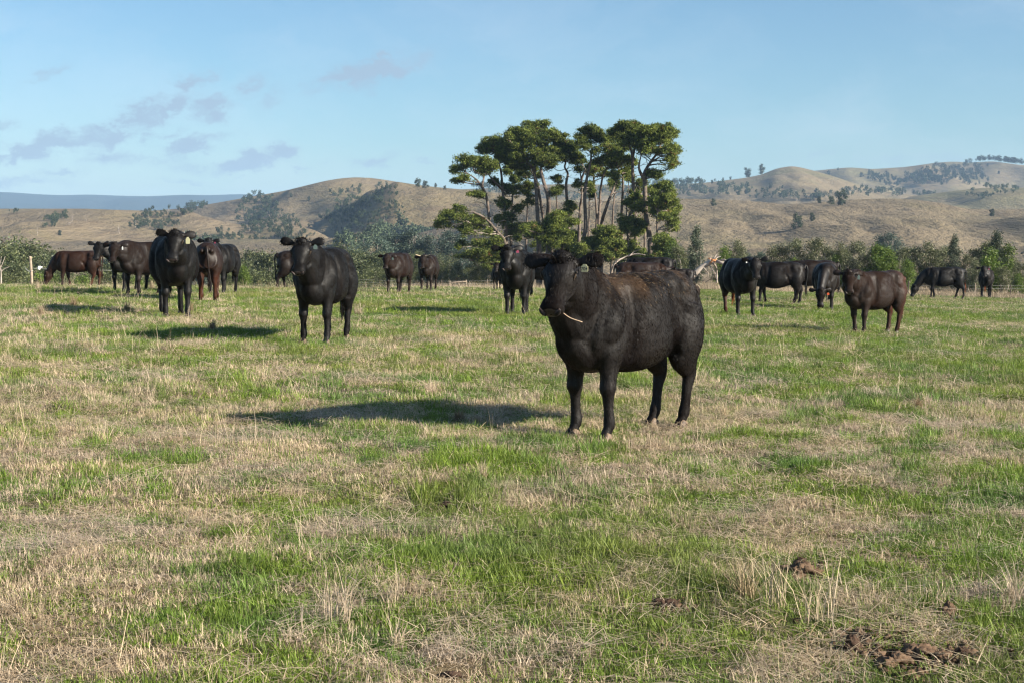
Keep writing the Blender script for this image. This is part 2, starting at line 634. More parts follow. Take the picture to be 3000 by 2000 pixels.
def cow_coat_material():
    m, t, b = new_mat("cattle_coat")
    at_ = t.node('ShaderNodeVertexColor', layer_name='tint')
    tc = t.node('ShaderNodeTexCoord')
    mp = t.node('ShaderNodeMapping')
    t.l.new(tc.outputs['Object'], mp.inputs[0])
    mp.inputs['Scale'].default_value = (1.0, 1.0, .45)
    n1 = t.noise(mp.outputs[0], 4.5, 5, .65, .8)
    mp2 = t.node('ShaderNodeMapping')
    t.l.new(tc.outputs['Object'], mp2.inputs[0])
    mp2.inputs['Rotation'].default_value = (0, .5, 0)
    mp2.inputs['Scale'].default_value = (1.0, 1.0, .8)
    n2 = t.noise(mp.outputs[0], 120.0, 3, .7)
    n3 = t.noise(mp.outputs[0], 11.0, 4, .6, .6)
    col = t.mix(t.ramp(n1, .45, .72, .0, .5), at_.outputs[0], (0.0095, 0.0062, 0.0048))
    t.put(b.inputs['Base Color'], col)
    n4 = t.noise(mp2.outputs[0], 2.8, 5, .6, .6)
    t.put(b.inputs['Roughness'], t.ramp(n4, .36, .64, .78, .52))
    t.put(b.inputs['Specular IOR Level'], t.ramp(n4, .36, .62, .06, .32))
    b.inputs['Sheen Weight'].default_value = .0
    b.inputs['Sheen Roughness'].default_value = .45
    b.inputs['Sheen Tint'].default_value = (.8, .84, .95, 1)
    bump = t.node('ShaderNodeBump')
    bump.inputs['Strength'].default_value = .5
    bump.inputs['Distance'].default_value = .008
    hgt = t.math('ADD', t.math('MULTIPLY', n3, .9), t.math('MULTIPLY', n2, .35))
    t.l.new(hgt, bump.inputs['Height'])
    t.l.new(bump.outputs[0], b.inputs['Normal'])
    return m


def simple(name, col, rough=.6, spec=.4, noise_col=None, scale=20.0, bump=0.0):
    m, t, b = new_mat(name)
    if noise_col is not None:
        tc = t.node('ShaderNodeTexCoord')
        n = t.noise(tc.outputs['Object'], scale, 5, .65)
        t.put(b.inputs['Base Color'], t.mix(t.ramp(n, .35, .7), col, noise_col))
        if bump:
            bp = t.node('ShaderNodeBump')
            bp.inputs['Strength'].default_value = bump
            bp.inputs['Distance'].default_value = .01
            t.l.new(n, bp.inputs['Height'])
            t.l.new(bp.outputs[0], b.inputs['Normal'])
    else:
        b.inputs['Base Color'].default_value = (*col, 1)
    b.inputs['Roughness'].default_value = rough
    b.inputs['Specular IOR Level'].default_value = spec
    return m


def tint_mat(name, rough=.6, spec=.3, var=.5, sheen=0.0):
    """vertex tint with a random lightness for each separate strand"""
    m, t, b = new_mat(name)
    at_ = t.node('ShaderNodeVertexColor', layer_name='tint')
    geo = t.node('ShaderNodeNewGeometry')
    k = t.ramp(geo.outputs['Random Per Island'], 0, 1, 1 - var, 1 + var)
    cc = t.node('ShaderNodeCombineXYZ')
    for i in range(3):
        t.put(cc.inputs[i], k)
    t.put(b.inputs['Base Color'], t.mix(1.0, at_.outputs[0], cc.outputs[0], 'MULTIPLY'))
    b.inputs['Roughness'].default_value = rough
    b.inputs['Specular IOR Level'].default_value = spec
    b.inputs['Sheen Weight'].default_value = sheen
    return m


M_COAT = cow_coat_material()
M_HAIR = tint_mat("cattle_hair", .48, .16, .5, .0)
M_EYE = simple("wet_eye", (0.012, 0.009, 0.008), .08, .8)
M_HOOF = simple("pale_hoof", (0.17, 0.12, 0.08), .6, .3, (0.07, 0.05, 0.038), 30)
M_HOOF_D = simple("dark_hoof", (0.03, 0.025, 0.022), .5, .4, (0.06, 0.05, 0.04), 30)
M_RIM = simple("nostril_rim", (0.055, 0.036, 0.032), .45, .4)  # pinkish rim, its colour lightened for the glint along the nostril edge
M_NOSTRIL = simple("nostril_hole_shade", (0.003, 0.0025, 0.0025), .5, .3)  # near black colour stands in for the shade inside the nostril opening
M_NOSE = simple("wet_muzzle_skin", (0.038, 0.028, 0.027), .30, .6, (0.014, 0.011, 0.011), 60, .3)
M_LID = simple("dusty_eyelid", (0.07, 0.050, 0.034), .8, .2, (0.02, 0.016, 0.014), 70)
M_TAG_Y = simple("pale_yellow_tag_plastic", (0.42, 0.41, 0.25), .45, .5)
M_TAG_W = simple("white_tag_plastic", (0.7, 0.7, 0.68), .4, .5)
M_TAG_O = simple("orange_tag_plastic", (0.62, 0.10, 0.03), .45, .5)
M_TAG_P = simple("pink_tag_plastic", (0.26, 0.05, 0.09), .45, .5)
M_TAG_G = simple("grey_green_tag_plastic", (0.10, 0.14, 0.13), .45, .5)
M_INK = simple("marker_ink", (0.02, 0.03, 0.04), .6, .3)
M_HORN = simple("horn", (0.62, 0.50, 0.34), .45, .5, (0.30, 0.22, 0.14), 14)


HEAD_S = np.array([.89, 1.08, 1.0])


def head_shape(voxel, ear_r, ear_l, ear_len=.88):
    thick = max(.014, voxel * 1.15)
    P = []
    P.append(tube([(-.06, 0, -.03, .060, .085), (.00, 0, .002, .096, .108), (.07, 0, .004, .113, .118), (.13, 0, -.006, .120, .122), (.20, 0, -.022, .103, .112),
                   (.28, 0, -.036, .076, .092), (.35, 0, -.044, .068, .078), (.405, 0, -.046, .080, .074), (.445, 0, -.048, .086, .070), (.478, 0, -.052, .074, .058), (.49, 0, -.054, .05, .04)],
                  (0, 0, 1), 4, 20, sq=2.35))
    P.append(tube([(-.02, 0, -.10, .075, .08), (.10, 0, -.118, .082, .085), (.20, 0, -.115, .062, .062), (.32, 0, -.10, .042, .040), (.42, 0, -.093, .052, .036), (.462, 0, -.088, .045, .026)],
                  (0, 0, 1), 3, 14))
    P.append(ball((-.005, 0, .085), (.06, .07, .055), 8))
    for s in (-1, 1):
        P.append(ball((.135, s * .088, .052), (.050, .032, .030), 8))      # brow
        P.append(ball((.44, s * .048, -.035), (.045, .036, .036), 8))      # nostril wing
        e = ear_l if s > 0 else ear_r
        lift, fwd = e
        d = np.array([fwd, s * 1.0, lift])
        d /= np.linalg.norm(d)
        b0 = np.array([-.005, s * .075, .03])
        q = lambda k, dz=0, dx=0: b0 + d * k * ear_len + np.array([dx, 0, dz])
        rows = [(*q(0), .026, .026), (*q(.05), .034, .024), (*q(.10, .004), .060, thick + .002), (*q(.155, .004), .072, thick), (*q(.20, -.004), .062, thick), (*q(.228, -.012), .034, thick * .8)]
        P.append(tube(rows, (.45, 0.0, .9), 4, 14))
    V, Fc = merge(P)
    return V * HEAD_S, Fc


def make_cow(name, label, px, foot, hpx, heading, yaw, pose='up', voxel=.02, hue=(0.0038, 0.0034, 0.0035), red=0.0, redmask='', fat=1.0,
             feet=((0, 0), (0, 0), (0, 0), (0, 0)), pitch=None, head=None, side=0.0, pale_hoof=False, tag=None, horns=False, fur=0, ears=((-.0, -.1), (-.0, -.1)),
             tail_red=False, group='black cattle grazing in the paddock', dust=0.0, wscale=1.0, back=None, legw=1.16, tail_off=(0, 0), ear_len=.88):
    """px, foot: photo pixel of the middle of the feet; hpx: height from the feet to the back in pixels;
    heading, yaw: world angles of body and face in degrees; feet: fore-aft / sideways offsets of LF, RF, LH, RH"""
    base = ground_at(px, foot)
    er = np.random.default_rng(int(px) + int(foot))
    ears = tuple((a + er.uniform(-.24, .22), b + er.uniform(-.25, .1)) for a, b in ears) if px != 1828 else ears
    sc = hpx * base.y / F / 1.28
    P = []
    # trunk
    f = fat
    P.append(tube([(-.795, 0, 1.00, .14, .20), (-.77, 0, .995, .20, .262), (-.71, 0, .975, .235, .300), (-.56, 0, .955, .238 * f, .330), (-.40, 0, .935, .245 * f, .350), (-.22, 0, .905, .300 * f, .372),
                   (-.02, 0, .885, .335 * f, .388 * f ** .5), (.16, 0, .885, .325 * f, .380 * f ** .5), (.34, 0, .900, .275 * f, .368), (.50, 0, .925, .245, .345), (.62, 0, .93, .205, .30),
                   (.71, 0, .91, .15, .22)], (0, 0, 1), 4, 30, egg=.07, sq=2.6))
    P.append(tube([(.30, 0, .65, .14, .14), (.50, 0, .67, .16, .15), (.62, 0, .74, .15, .15), (.67, 0, .85, .12, .13)], (0, 0, 1), 3, 14))     # brisket
    for s in (-1, 1):
        P.append(ball((-.53, s * .165, 1.13), (.10, .06, .085), 8))                 # hip bone
        P.append(ball((-.81, s * .10, 1.10), (.06, .05, .06), 8))                  # pin bone
        P.append(tube([(.34, s * .09, 1.20, .07, .06), (.39, s * .165, 1.05, .10, .11), (.43, s * .185, .90, .11, .14), (.46, s * .165, .78, .10, .13)], (1, 0, 0), 3, 14))   # shoulder
    P.append(ball((-.84, 0, 1.16), (.06, .05, .07), 8))                        # tail head
    # legs
    (lf, rf, lh, rh) = feet
    hoofs = []
    for s, (dx, dy) in ((1, lf), (-1, rf)):
        y0 = s * .165
        k = legw
        rows = [(.42, y0 * 1.06, .86, .085, .14), (.41, y0 * 1.06, .70, .092, .132), (.41 + dx * .25, y0 + dy * .2, .58, .072, .100), (.42 + dx * .45, y0 + dy * .45, .47, .052 * k, .060 * k),
                (.43 + dx * .62, y0 + dy * .6, .395, .056 * k, .060 * k), (.425 + dx * .7, y0 + dy * .7, .34, .041 * k, .042 * k), (.42 + dx * .83, y0 + dy * .83, .22, .034 * k, .036 * k),
                (.415 + dx * .95, y0 + dy * .95, .125, .041 * k, .044 * k), (.44 + dx, y0 + dy, .075, .037, .040), (.46 + dx, y0 + dy, .035, .046, .055), (.47 + dx, y0 + dy, .012, .050, .062)]
        P.append(tube(rows, (1, 0, 0), 3, 14))
        hoofs.append((.475 + dx, y0 + dy))
    for s, (dx, dy) in ((1, lh), (-1, rh)):
        y0 = s * .15
        k = legw
        rows = [(-.60, y0 * .95, 1.00, .12, .20), (-.570, y0 * 1.06, .84, .132, .220), (-.575, y0 * 1.12, .71, .122, .200), (-.60 + dx * .2, y0 * 1.06 + dy * .2, .59, .100, .165),
                (-.645 + dx * .4, y0 + dy * .4, .505, .066 * k, .100 * k), (-.68 + dx * .55, y0 + dy * .55, .425, .046 * k, .064 * k), (-.655 + dx * .68, y0 + dy * .68, .34, .037 * k, .046 * k),
                (-.635 + dx * .85, y0 + dy * .85, .21, .034 * k, .038 * k), (-.615 + dx * .95, y0 + dy * .95, .125, .041 * k, .045 * k), (-.59 + dx, y0 + dy, .075, .037, .040),
                (-.57 + dx, y0 + dy, .035, .046, .055), (-.56 + dx, y0 + dy, .012, .050, .060)]
        P.append(tube(rows, (1, 0, 0), 3, 14))
        hoofs.append((-.555 + dx, y0 + dy))
    # head and neck
    rel = math.radians(yaw - heading)
    rel = (rel + math.pi) % (2 * math.pi) - math.pi
    if pose == 'up':
        hb = head or (1.02 - .12 * abs(math.sin(rel)), side or .16 * math.sin(rel), 1.36)
        hp = pitch if pitch is not None else 47
    elif pose == 'low':
        hb = head or (1.16, side, .80)
        hp = pitch if pitch is not None else 62
    else:
        hb = head or (1.12, side, .50)
        hp = pitch if pitch is not None else 66
    MH = Matrix.Translation(hb) @ Matrix.Rotation(rel, 4, 'Z') @ Matrix.Rotation(math.radians(hp), 4, 'Y')
    hv, hf = head_shape(voxel, *ears, ear_len)
    P.append((mat34(hv, MH), hf))
    hx, hy, hz = MH @ Vector((.02, 0, -.03))
    n0 = np.array([.42, 0, .98])
    if pose == 'up':
        mid = np.array([.42 + (hx - .42) * .42, hy * .30, .98 + (hz - .98) * .42 + .02])
        mid2 = np.array([.42 + (hx - .42) * .74, hy * .68, .98 + (hz - .98) * .76])
        P.append(tube([(.34, 0, .97, .23, .31), (*mid, .175, .255), (*mid2, .128, .185), (hx, hy, hz, .100, .120)], (.3, 0, 1), 5, 18))
        P.append(tube([(.54, 0, .80, .17, .16), (.68, mid[1] * .3, .90, .15, .15), (mid[0] + .13, mid[1] * .8, mid[2] - .10, .135, .15), (mid2[0] + .06, mid2[1], mid2[2] - .10, .10, .11)], (-1, 0, 0), 4, 14))   # throat and dewlap
    else:
        mid = np.array([.42 + (hx - .42) * .45, hy * .35, max(.93, .95 + (hz - .95) * .22)])
        mid2 = np.array([.42 + (hx - .42) * .82, hy * .75, .93 + (hz - .93) * .62])
        P.append(tube([(*n0, .20, .30), (*mid, .145, .215), (*mid2, .112, .165), (hx, hy, hz, .09, .125)], (.5, 0, 1), 5, 18))
    V, Fc = merge(P)
    # one skin over everything
    me = mesh_from("rough", V, Fc)
    tmp = bpy.data.objects.new("rough", me)
    C.objects.link(tmp)
    md = tmp.modifiers.new("r", 'REMESH')
    md.mode = 'VOXEL'
    md.voxel_size = voxel
    md.use_smooth_shade = True
    ms = tmp.modifiers.new("s", 'SMOOTH')
    ms.factor = .5
    ms.iterations = max(3, int(round(.075 / voxel)))
    dg = bpy.context.evaluated_depsgraph_get()
    ev = tmp.evaluated_get(dg)
    body = bpy.data.meshes.new_from_object(ev)
    bpy.data.objects.remove(tmp)
    bpy.data.meshes.remove(me)
    n = len(body.vertices)
    co = np.empty(n * 3, np.float32)
    body.vertices.foreach_get('co', co)
    co = co.reshape(-1, 3)
    # skin folds, ribs and muscle relief
    nrm = np.empty(n * 3, np.float32)
    body.vertices.foreach_get('normal', nrm)
    nrm = nrm.reshape(-1, 3)
    q1 = fbm(co[:, 0] * 7 + co[:, 2] * 1.5, co[:, 2] * 2.6 + co[:, 1] * 3, int(px) + 1, 3) - .5
    q2 = fbm(co[:, 0] * 3 + 4, co[:, 2] * 3 + co[:, 1] * 2, int(px) + 9, 2) - .5
    q3 = fbm(co[:, 0] * 22, co[:, 2] * 18 + co[:, 1] * 20, int(px) + 5, 2) - .5
    bodyamt = smooth01((co[:, 2] - .5) / .2) * (co[:, 0] < .85)
    X_, Z_, side_ = co[:, 0], co[:, 2], smooth01((np.abs(co[:, 1]) - .09) / .06)
    g = lambda a, wd: np.exp(-(a / wd) ** 2)
    form = -.026 * g(X_ - .26 + (Z_ - .9) * .10, .045) * smooth01((Z_ - .58) / .12) * smooth01((1.2 - Z_) / .1)      # behind the shoulder
    form = form - .040 * g(X_ + .39, .075) * g(Z_ - 1.08, .11)                                                   # hollow before the hip
    form = form - .030 * g(X_ + .37 - (Z_ - .70) * .45, .040) * smooth01((.95 - Z_) / .1) * smooth01((Z_ - .56) / .06)   # flank fold
    form = form - .020 * g(X_ - .60 + (Z_ - 1.0) * .25, .035) * smooth01((Z_ - .75) / .1)                           # neck meets shoulder
    form = form + .014 * g(X_ - .44, .07) * g(Z_ - .98, .16) + .016 * g(X_ + .62, .10) * g(Z_ - .82, .14)
    co = co + nrm * ((q1 * .009 + q2 * .024) * bodyamt + q3 * .003 + form * side_ * (X_ < .8))[:, None]
    body.vertices.foreach_set('co', co.ravel().astype(np.float32))
    # coat colour (real pigment: reddish legs and flanks, dusty back)
    base_c = np.array(hue)
    nz = fbm(co[:, 0] * 5 + co[:, 1] * 3, co[:, 2] * 5 + co[:, 1] * 4, int(px), 4)
    cols = np.repeat(base_c[None], n, 0)
    rc = np.array([0.050, 0.0155, 0.0068])
    brown = np.array([0.014, 0.0062, 0.0038])
    amt = np.zeros(n)
    if 'legs' in redmask:
        amt = np.maximum(amt, smooth01((.62 - co[:, 2]) / .25) * smooth01((co[:, 2] - .02) / .12) * (co[:, 0] < .3) * (.55 + .6 * nz))
    if 'rump' in redmask:
        amt = np.maximum(amt, smooth01((-.45 - co[:, 0]) / .3) * .8)
    if 'flank' in redmask:
        amt = np.maximum(amt, smooth01((.78 - co[:, 2]) / .3) * .55)
    cols = cols * (1 - (red * .6 * nz + .2 * red)[:, None]) + brown[None] * (red * .6 * nz + .2 * red)[:, None] * 1.3
    cols = cols * (1 - np.clip(amt, 0, 1)[:, None]) + rc[None] * np.clip(amt, 0, 1)[:, None]
    if dust:
        top = smooth01((co[:, 2] - 1.02) / .2) * smooth01((.58 - co[:, 0]) / .2) * smooth01((fbm(co[:, 0] * 9, co[:, 1] * 9 + co[:, 2] * 5, 5, 4) - .38) / .25)
        cols = cols * (1 - dust * .8 * top[:, None]) + np.array([0.040, 0.024, 0.014])[None] * (dust * .8 * top)[:, None]
    ca = body.color_attributes.new('tint', 'FLOAT_COLOR', 'POINT')
    c4 = np.ones((n, 4), np.float32)
    c4[:, :3] = cols
    ca.data.foreach_set('color', c4.ravel())
    body.name = name
    body.materials.clear()
    body.materials.append(M_COAT)
    root = thing(name, label, 'cow', group, base, math.radians(heading), sc)
    link("body", body, root)
    # eyes, nostrils, muzzle
    hd = lambda v: mat34(np.asarray(v) * HEAD_S, MH)
    for s in (-1, 1):
        v, fq = ball((.142, s * .108, .022), (.025, .017, .022), 7)
        eye = link("eye", mesh_from("eye", hd(v), fq, smooth=True, mat=M_EYE), root)
        if fur:
            v, fq = tube([(.105, s * .108, .012, .006, .007), (.120, s * .120, .040, .007, .008), (.145, s * .125, .046, .007, .008), (.168, s * .116, .034, .007, .008), (.182, s * .104, .010, .006, .007)],
                         (0, s, 0), 3, 8)
            link("eyelid", mesh_from("eyelid", hd(v), fq, smooth=True, mat=M_LID), eye)
    vs, fs = ball((.474, 0, -.046), (.030, .072, .050), 10)
    nose = link("nose_pad", mesh_from("nose_pad", hd(vs), fs, smooth=True, mat=M_NOSE), root)
    for s in (-1, 1):
        v, fq = tube([(.500, s * .032, -.058, .010, .014), (.502, s * .046, -.046, .014, .018), (.496, s * .060, -.030, .013, .016), (.482, s * .072, -.018, .008, .010)], (1, 0, 0), 3, 8)
        if fur:
            v2, f2 = tube([(.494, s * .028, -.060, .008, .009), (.500, s * .046, -.030, .007, .008), (.486, s * .070, -.008, .006, .007)], (1, 0, 0), 4, 8)
            link("nostril_rim", mesh_from("nostril_rim", hd(v2), f2, smooth=True, mat=M_RIM), nose)
        link("nostril", mesh_from("nostril", hd(v), fq, smooth=True, mat=M_NOSTRIL), nose)
    # hooves: two claws each
    for (hxp, hyp) in hoofs:
        vv = []
        for c in (-1, 1):
            rows = [(hxp - .035, hyp + c * .024, .050, .024, .040), (hxp - .02, hyp + c * .025, .025, .026, .052), (hxp - .008, hyp + c * .025, -.004, .028, .060)]
            vv.append(tube(rows, (1, 0, 0), 2, 10))
        v, fq = merge(vv)
        link("hoof", mesh_from("hoof", v, fq, smooth=True, mat=M_HOOF if pale_hoof else M_HOOF_D), root)
    # tail
    ty, tx = tail_off
    rows = [(-.83, 0, 1.20, .030, .030), (-.900, ty * .2, 1.12, .027, .027), (-.915 + tx * .3, ty * .5, .90, .021, .021), (-.885 + tx * .6, ty * .8, .68, .017, .017), (-.88 + tx, ty, .48, .018, .018)]
    v, fq = tube(rows, (1, 0, 0), 4, 8)
    tc = np.repeat(base_c[None] * 1.1, len(v), 0)
    tail = link("tail", mesh_from("tail", v, fq, smooth=True, cols=tc, mat=M_COAT), root)
    r2 = np.random.default_rng(int(px) + 3)
    k = 90
    st = np.array([-.88 + tx, ty, .54]) + r2.normal(0, .012, (k, 3)) * (1, 1, 6)
    en = st + np.stack([r2.normal(0, .028, k), r2.normal(0, .028, k), -r2.uniform(.14, .30, k)], 1)
    wd = r2.normal(0, 1, (k, 3))
    wd /= np.linalg.norm(wd, axis=1)[:, None]
    v = np.stack([st - wd * .008, st + wd * .008, en], 1).reshape(-1, 3)
    hc = np.array([0.22, 0.055, 0.018]) if tail_red else base_c * 1.4
    link("tail_switch", mesh_from("tail_switch", v, np.arange(3 * k).reshape(-1, 3), cols=np.repeat(hc[None], 3 * k, 0), mat=M_HAIR), tail, kind='stuff')
    # hair: forelock, ear fringe and (on the nearest animals) the short coat
    def strands(p, d, ln, wd_, cc):
        kk = len(p)
        sd = np.cross(d, r2.normal(0, 1, (kk, 3)))
        sd /= np.linalg.norm(sd, axis=1)[:, None] + 1e-9
        tip = p + d * ln[:, None]
        v_ = np.stack([p - sd * wd_, p + sd * wd_, tip], 1).reshape(-1, 3)
        return v_, np.repeat(cc, 3, 0)
    k = 520 if fur else 110
    p = np.stack([r2.uniform(-.05, .12 if fur else .07, k), r2.normal(0, .045, k), np.full(k, .112)], 1)
    p[:, 2] -= (p[:, 1] / .1) ** 2 * .05
    d = np.stack([r2.normal(-.15, .45, k), r2.normal(0, .5, k) + p[:, 1] * 5, np.full(k, .9)], 1)
    d /= np.linalg.norm(d, axis=1)[:, None]
    ln = r2.uniform(.02, .05, k)
    cc = np.repeat((base_c * 1.3 + np.array([.003, .002, .001]))[None], k, 0)
    v1, c1 = strands(p, d, ln, .0035 if fur else .006, cc)
    hv_, hc_ = [hd(v1)], [c1]
    hair = link("poll_hair", mesh_from("poll_hair", hv_[0], np.arange(len(hv_[0])).reshape(-1, 3), cols=hc_[0], mat=M_HAIR), root, kind='stuff')
    for s, e in ((-1, ears[0]), (1, ears[1])):
        lift, fwd = e
        dd = np.array([fwd, s * 1.0, lift])
        dd /= np.linalg.norm(dd)
        k = 150 if fur else 50
        q = r2.uniform(.05, .225, k)
        ang = r2.uniform(0, 2 * np.pi, k)
        wdt = np.interp(q, [.05, .10, .155, .20, .23], [.030, .055, .066, .056, .028])
        up = np.cross(dd, np.array([.45, 0, .9]))
        up *= -np.sign(up[0]) / np.linalg.norm(up)
        p = np.array([-.005, s * .075, .03]) + dd * q[:, None] * ear_len + up[None] * (wdt * np.sin(ang))[:, None]
        d = up[None] * np.sin(ang)[:, None] * .8 + dd[None] * .7 + r2.normal(0, .25, (k, 3))
        d /= np.linalg.norm(d, axis=1)[:, None]
        v1, c1 = strands(p, d, r2.uniform(.010, .030, k), .0035 if fur else .006, np.repeat((base_c * 1.6)[None], k, 0))
        v1 = hd(v1)
        link("ear_hair", mesh_from("ear_hair", v1, np.arange(len(v1)).reshape(-1, 3), cols=c1, mat=M_HAIR), root, kind='stuff')
    if fur:
        body.calc_loop_triangles()
        nt = len(body.loop_triangles)
        tri = np.empty(nt * 3, np.int32)
        body.loop_triangles.foreach_get('vertices', tri)
        tri = tri.reshape(-1, 3)
        a_, b_, c_ = co[tri[:, 0]], co[tri[:, 1]], co[tri[:, 2]]
        nr = np.cross(b_ - a_, c_ - a_)
        ar = np.linalg.norm(nr, axis=1)
        pick = r2.choice(nt, fur, p=ar / ar.sum())
        u_, w_ = r2.random(fur), r2.random(fur)
        fl_ = u_ + w_ > 1
        u_[fl_], w_[fl_] = 1 - u_[fl_], 1 - w_[fl_]
        p = a_[pick] + (b_ - a_)[pick] * u_[:, None] + (c_ - a_)[pick] * w_[:, None]
        nn = nr[pick] / (ar[pick][:, None] + 1e-12)
        inv = np.array(MH.inverted())
        ph = p @ inv[:3, :3].T + inv[:3, 3]
        inhead = (ph[:, 0] > .02) & (np.abs(ph[:, 1]) < .16) & (ph[:, 2] < .15) & (ph[:, 2] > -.2)
        keep = ~((ph[:, 0] > .40) & inhead) & (p[:, 2] > .06)
        flow = np.repeat(np.array([[-.45, 0, -.9]]), len(p), 0)
        hxv = np.array(MH.to_3x3() @ Vector((1, 0, 0)))
        flow[inhead] = hxv
        flow = flow + r2.normal(0, .22, flow.shape)
        swirl = (fbm(p[:, 0] * 6, p[:, 2] * 6 + p[:, 1] * 3, 77, 3) - .5) * .8
        flow[:, 0] += swirl
        flow = flow - (flow * nn).sum(1)[:, None] * nn
        flow /= np.linalg.norm(flow, axis=1)[:, None] + 1e-9
        d = flow + nn * r2.uniform(.03, .13, len(p))[:, None]
        d /= np.linalg.norm(d, axis=1)[:, None]
        ln = r2.uniform(.012, .028, len(p)) * np.where(p[:, 2] < .45, .6, 1.0)
        vc = cols[tri[pick][:, 0]] * .9 + .0003
        if dust:
            sp = (p[:, 2] > 1.0) & (r2.random(len(p)) < .10 * dust * smooth01((p[:, 2] - .98) / .16)) & (p[:, 0] < .5) & (p[:, 0] > -.6)
            vc[sp] = np.array([0.15, 0.10, 0.05])
        p, d, ln, vc = p[keep], d[keep], ln[keep], vc[keep]
        v1, c1 = strands(p, d, ln, .0013, vc)
        co_o = link("coat_hair", mesh_from("coat_hair", v1, np.arange(len(v1)).reshape(-1, 3), cols=c1, mat=M_HAIR), root, kind='stuff')
    if horns:
        for s in (-1, 1):
            rows = [(-.02, s * .07, .075, .022, .022), (-.02, s * .13, .10, .020, .020), (-.015, s * .19, .135, .015, .015), (.0, s * .235, .19, .006, .006)]
            v, fq = tube(rows, (1, 0, 0), 3, 8)
            link("horn", mesh_from("horn", hd(v), fq, smooth=True, mat=M_HORN), root)
    if tag:
        s, mt, text, size = tag
        lift, fwd = ears[1] if s > 0 else ears[0]
        dd = Vector((fwd, s * 1.0, lift)).normalized()
        c0 = MH @ (Vector((-.005, s * .082, .03)) + dd * .120 + Vector((.085, 0, .045)))
        # tag hangs from the ear, facing the way the animal looks
        Rm = Matrix.Rotation(rel, 4, 'Z')
        w_, h_ = size
        pts = [(-.22, .5), (.22, .5), (.30, .32), (.5, .22), (.5, -.40), (.40, -.5), (-.40, -.5), (-.5, -.40), (-.5, .22), (-.30, .32)]
        vb, fb = [], []
        for x_ in (-.003, .003):
            for (a1, b1) in pts:
                vb.append(c0 + Rm @ Vector((x_ + .02, a1 * w_, b1 * h_ - h_ * .5)))
        npt = len(pts)
        meT = bpy.data.meshes.new("ear_tag")
        meT.from_pydata(vb, [], [tuple(range(npt - 1, -1, -1)), tuple(range(npt, 2 * npt))] + [(i, (i + 1) % npt, (i + 1) % npt + npt, i + npt) for i in range(npt)])
        meT.materials.append(mt)
        to = link("ear_tag", meT, root)
        if text:
            fc = bpy.data.curves.new("tag_number", 'FONT')
            fc.body = text
            fc.size = h_ * .62
            fc.align_x = 'CENTER'
            fc.align_y = 'CENTER'
            fc.offset = .0006
            tmpf = bpy.data.objects.new("tmp", fc)
            C.objects.link(tmpf)
            mtx = bpy.data.meshes.new_from_object(tmpf.evaluated_get(bpy.context.evaluated_depsgraph_get()))
            bpy.data.objects.remove(tmpf)
            mtx.materials.clear()
            mtx.materials.append(M_INK)
            fo = link("tag_number", mtx, to)
            fo.matrix_local = Matrix.Translation(c0 + Rm @ Vector((.0265, 0, -h_ * .62))) @ Rm @ Matrix.Rotation(math.pi / 2, 4, 'Z') @ Matrix.Rotation(math.pi / 2, 4, 'X')
    return root, MH, sc


BLK = (0.0036, 0.0033, 0.0034)
BRN = (0.0095, 0.0050, 0.0036)
DBR = (0.0056, 0.0043, 0.0038)
cow_list = []


def cow(*a, **k):
    r = make_cow(*a, **k)
    cow_list.append(r)
    return r


main = cow("cow", "largest and nearest black cow, wearing a pale ear tag numbered 704", 1828, 1268, 474, -132, -112, voxel=.0125, red=.22, fat=1.0, pale_hoof=True,
           feet=((.0, .01), (-.03, -.01), (-.01, -.01), (.05, .04)), tag=(1, M_TAG_Y, "704", (.052, .056)), fur=60000, dust=1.0, pitch=43, hue=(0.0042, .0037, .0037), head=(.930, .155, 1.345),
           ears=((.04, -.04), (.10, -.08)), legw=1.14, ear_len=.94)
cow("cow", "black cow facing the camera, between the big cow on the left and the nearest one", 952, 1002, 275, -99, -96, voxel=.015, fat=.96, fur=26000, pale_hoof=True,
    feet=((.04, .0), (-.05, -.02), (.05, 0), (-.05, 0)), ears=((.05, .0), (.08, .0)), tag=(1, M_TAG_G, None, (.05, .06)), legw=1.18, head=(1.02, .02, 1.31))
cow("cow", "broad black cow with a yellow ear tag, standing in front of the left hand group", 512, 930, 244, -72, -90, voxel=.016, fat=1.10, fur=22000,
    feet=((.04, -.01), (-.04, .0), (-.06, .0), (.06, 0)), ears=((.12, -.05), (.0, -.05)), tag=(1, M_TAG_Y, None, (.06, .10)), legw=1.16, head=(1.04, -.05, 1.235))
cow("cow", "red brown legged cow seen from behind, beside the broad black cow", 612, 883, 172, 100, 96, pose='low', voxel=.02, hue=BRN, red=.9, redmask='legsflank', fat=.92, tail_off=(-.05, 0))
cow("cow", "dark brown cow grazing side on at the field edge near the tall wooden post", 226, 842, 107, 180, 180, pose='graze', voxel=.023, hue=(.020, .0085, .0048), red=1.0, redmask='legs', fat=.95,
    head=(1.00, 0, .50), feet=((.05, 0), (-.12, 0), (.08, 0), (-.12, 0)))
cow("cow", "black cow with one ear raised, farthest left of the cows looking at the camera", 378, 856, 142, -106, -96, voxel=.02, hue=BLK, fat=.92, ears=((.18, 0), (.1, 0)),
    head=(1.02, -.22, 1.22), feet=((.1, 0), (.0, 0), (0, 0), (0, 0)))
cow("cow", "curly faced dark brown cow half hidden behind the broad black cow", 428, 868, 160, -118, -92, voxel=.02, hue=DBR, red=.6, tag=(1, M_TAG_W, None, (.03, .08)), head=(1.0, .02, 1.17))
cow("cow", "black cow with a pointed poll standing behind the red brown legs", 652, 862, 146, -97, -95, voxel=.02, hue=BLK, fat=.9, tag=(1, M_TAG_P, None, (.04, .04)), head=(1.0, .0, 1.33))
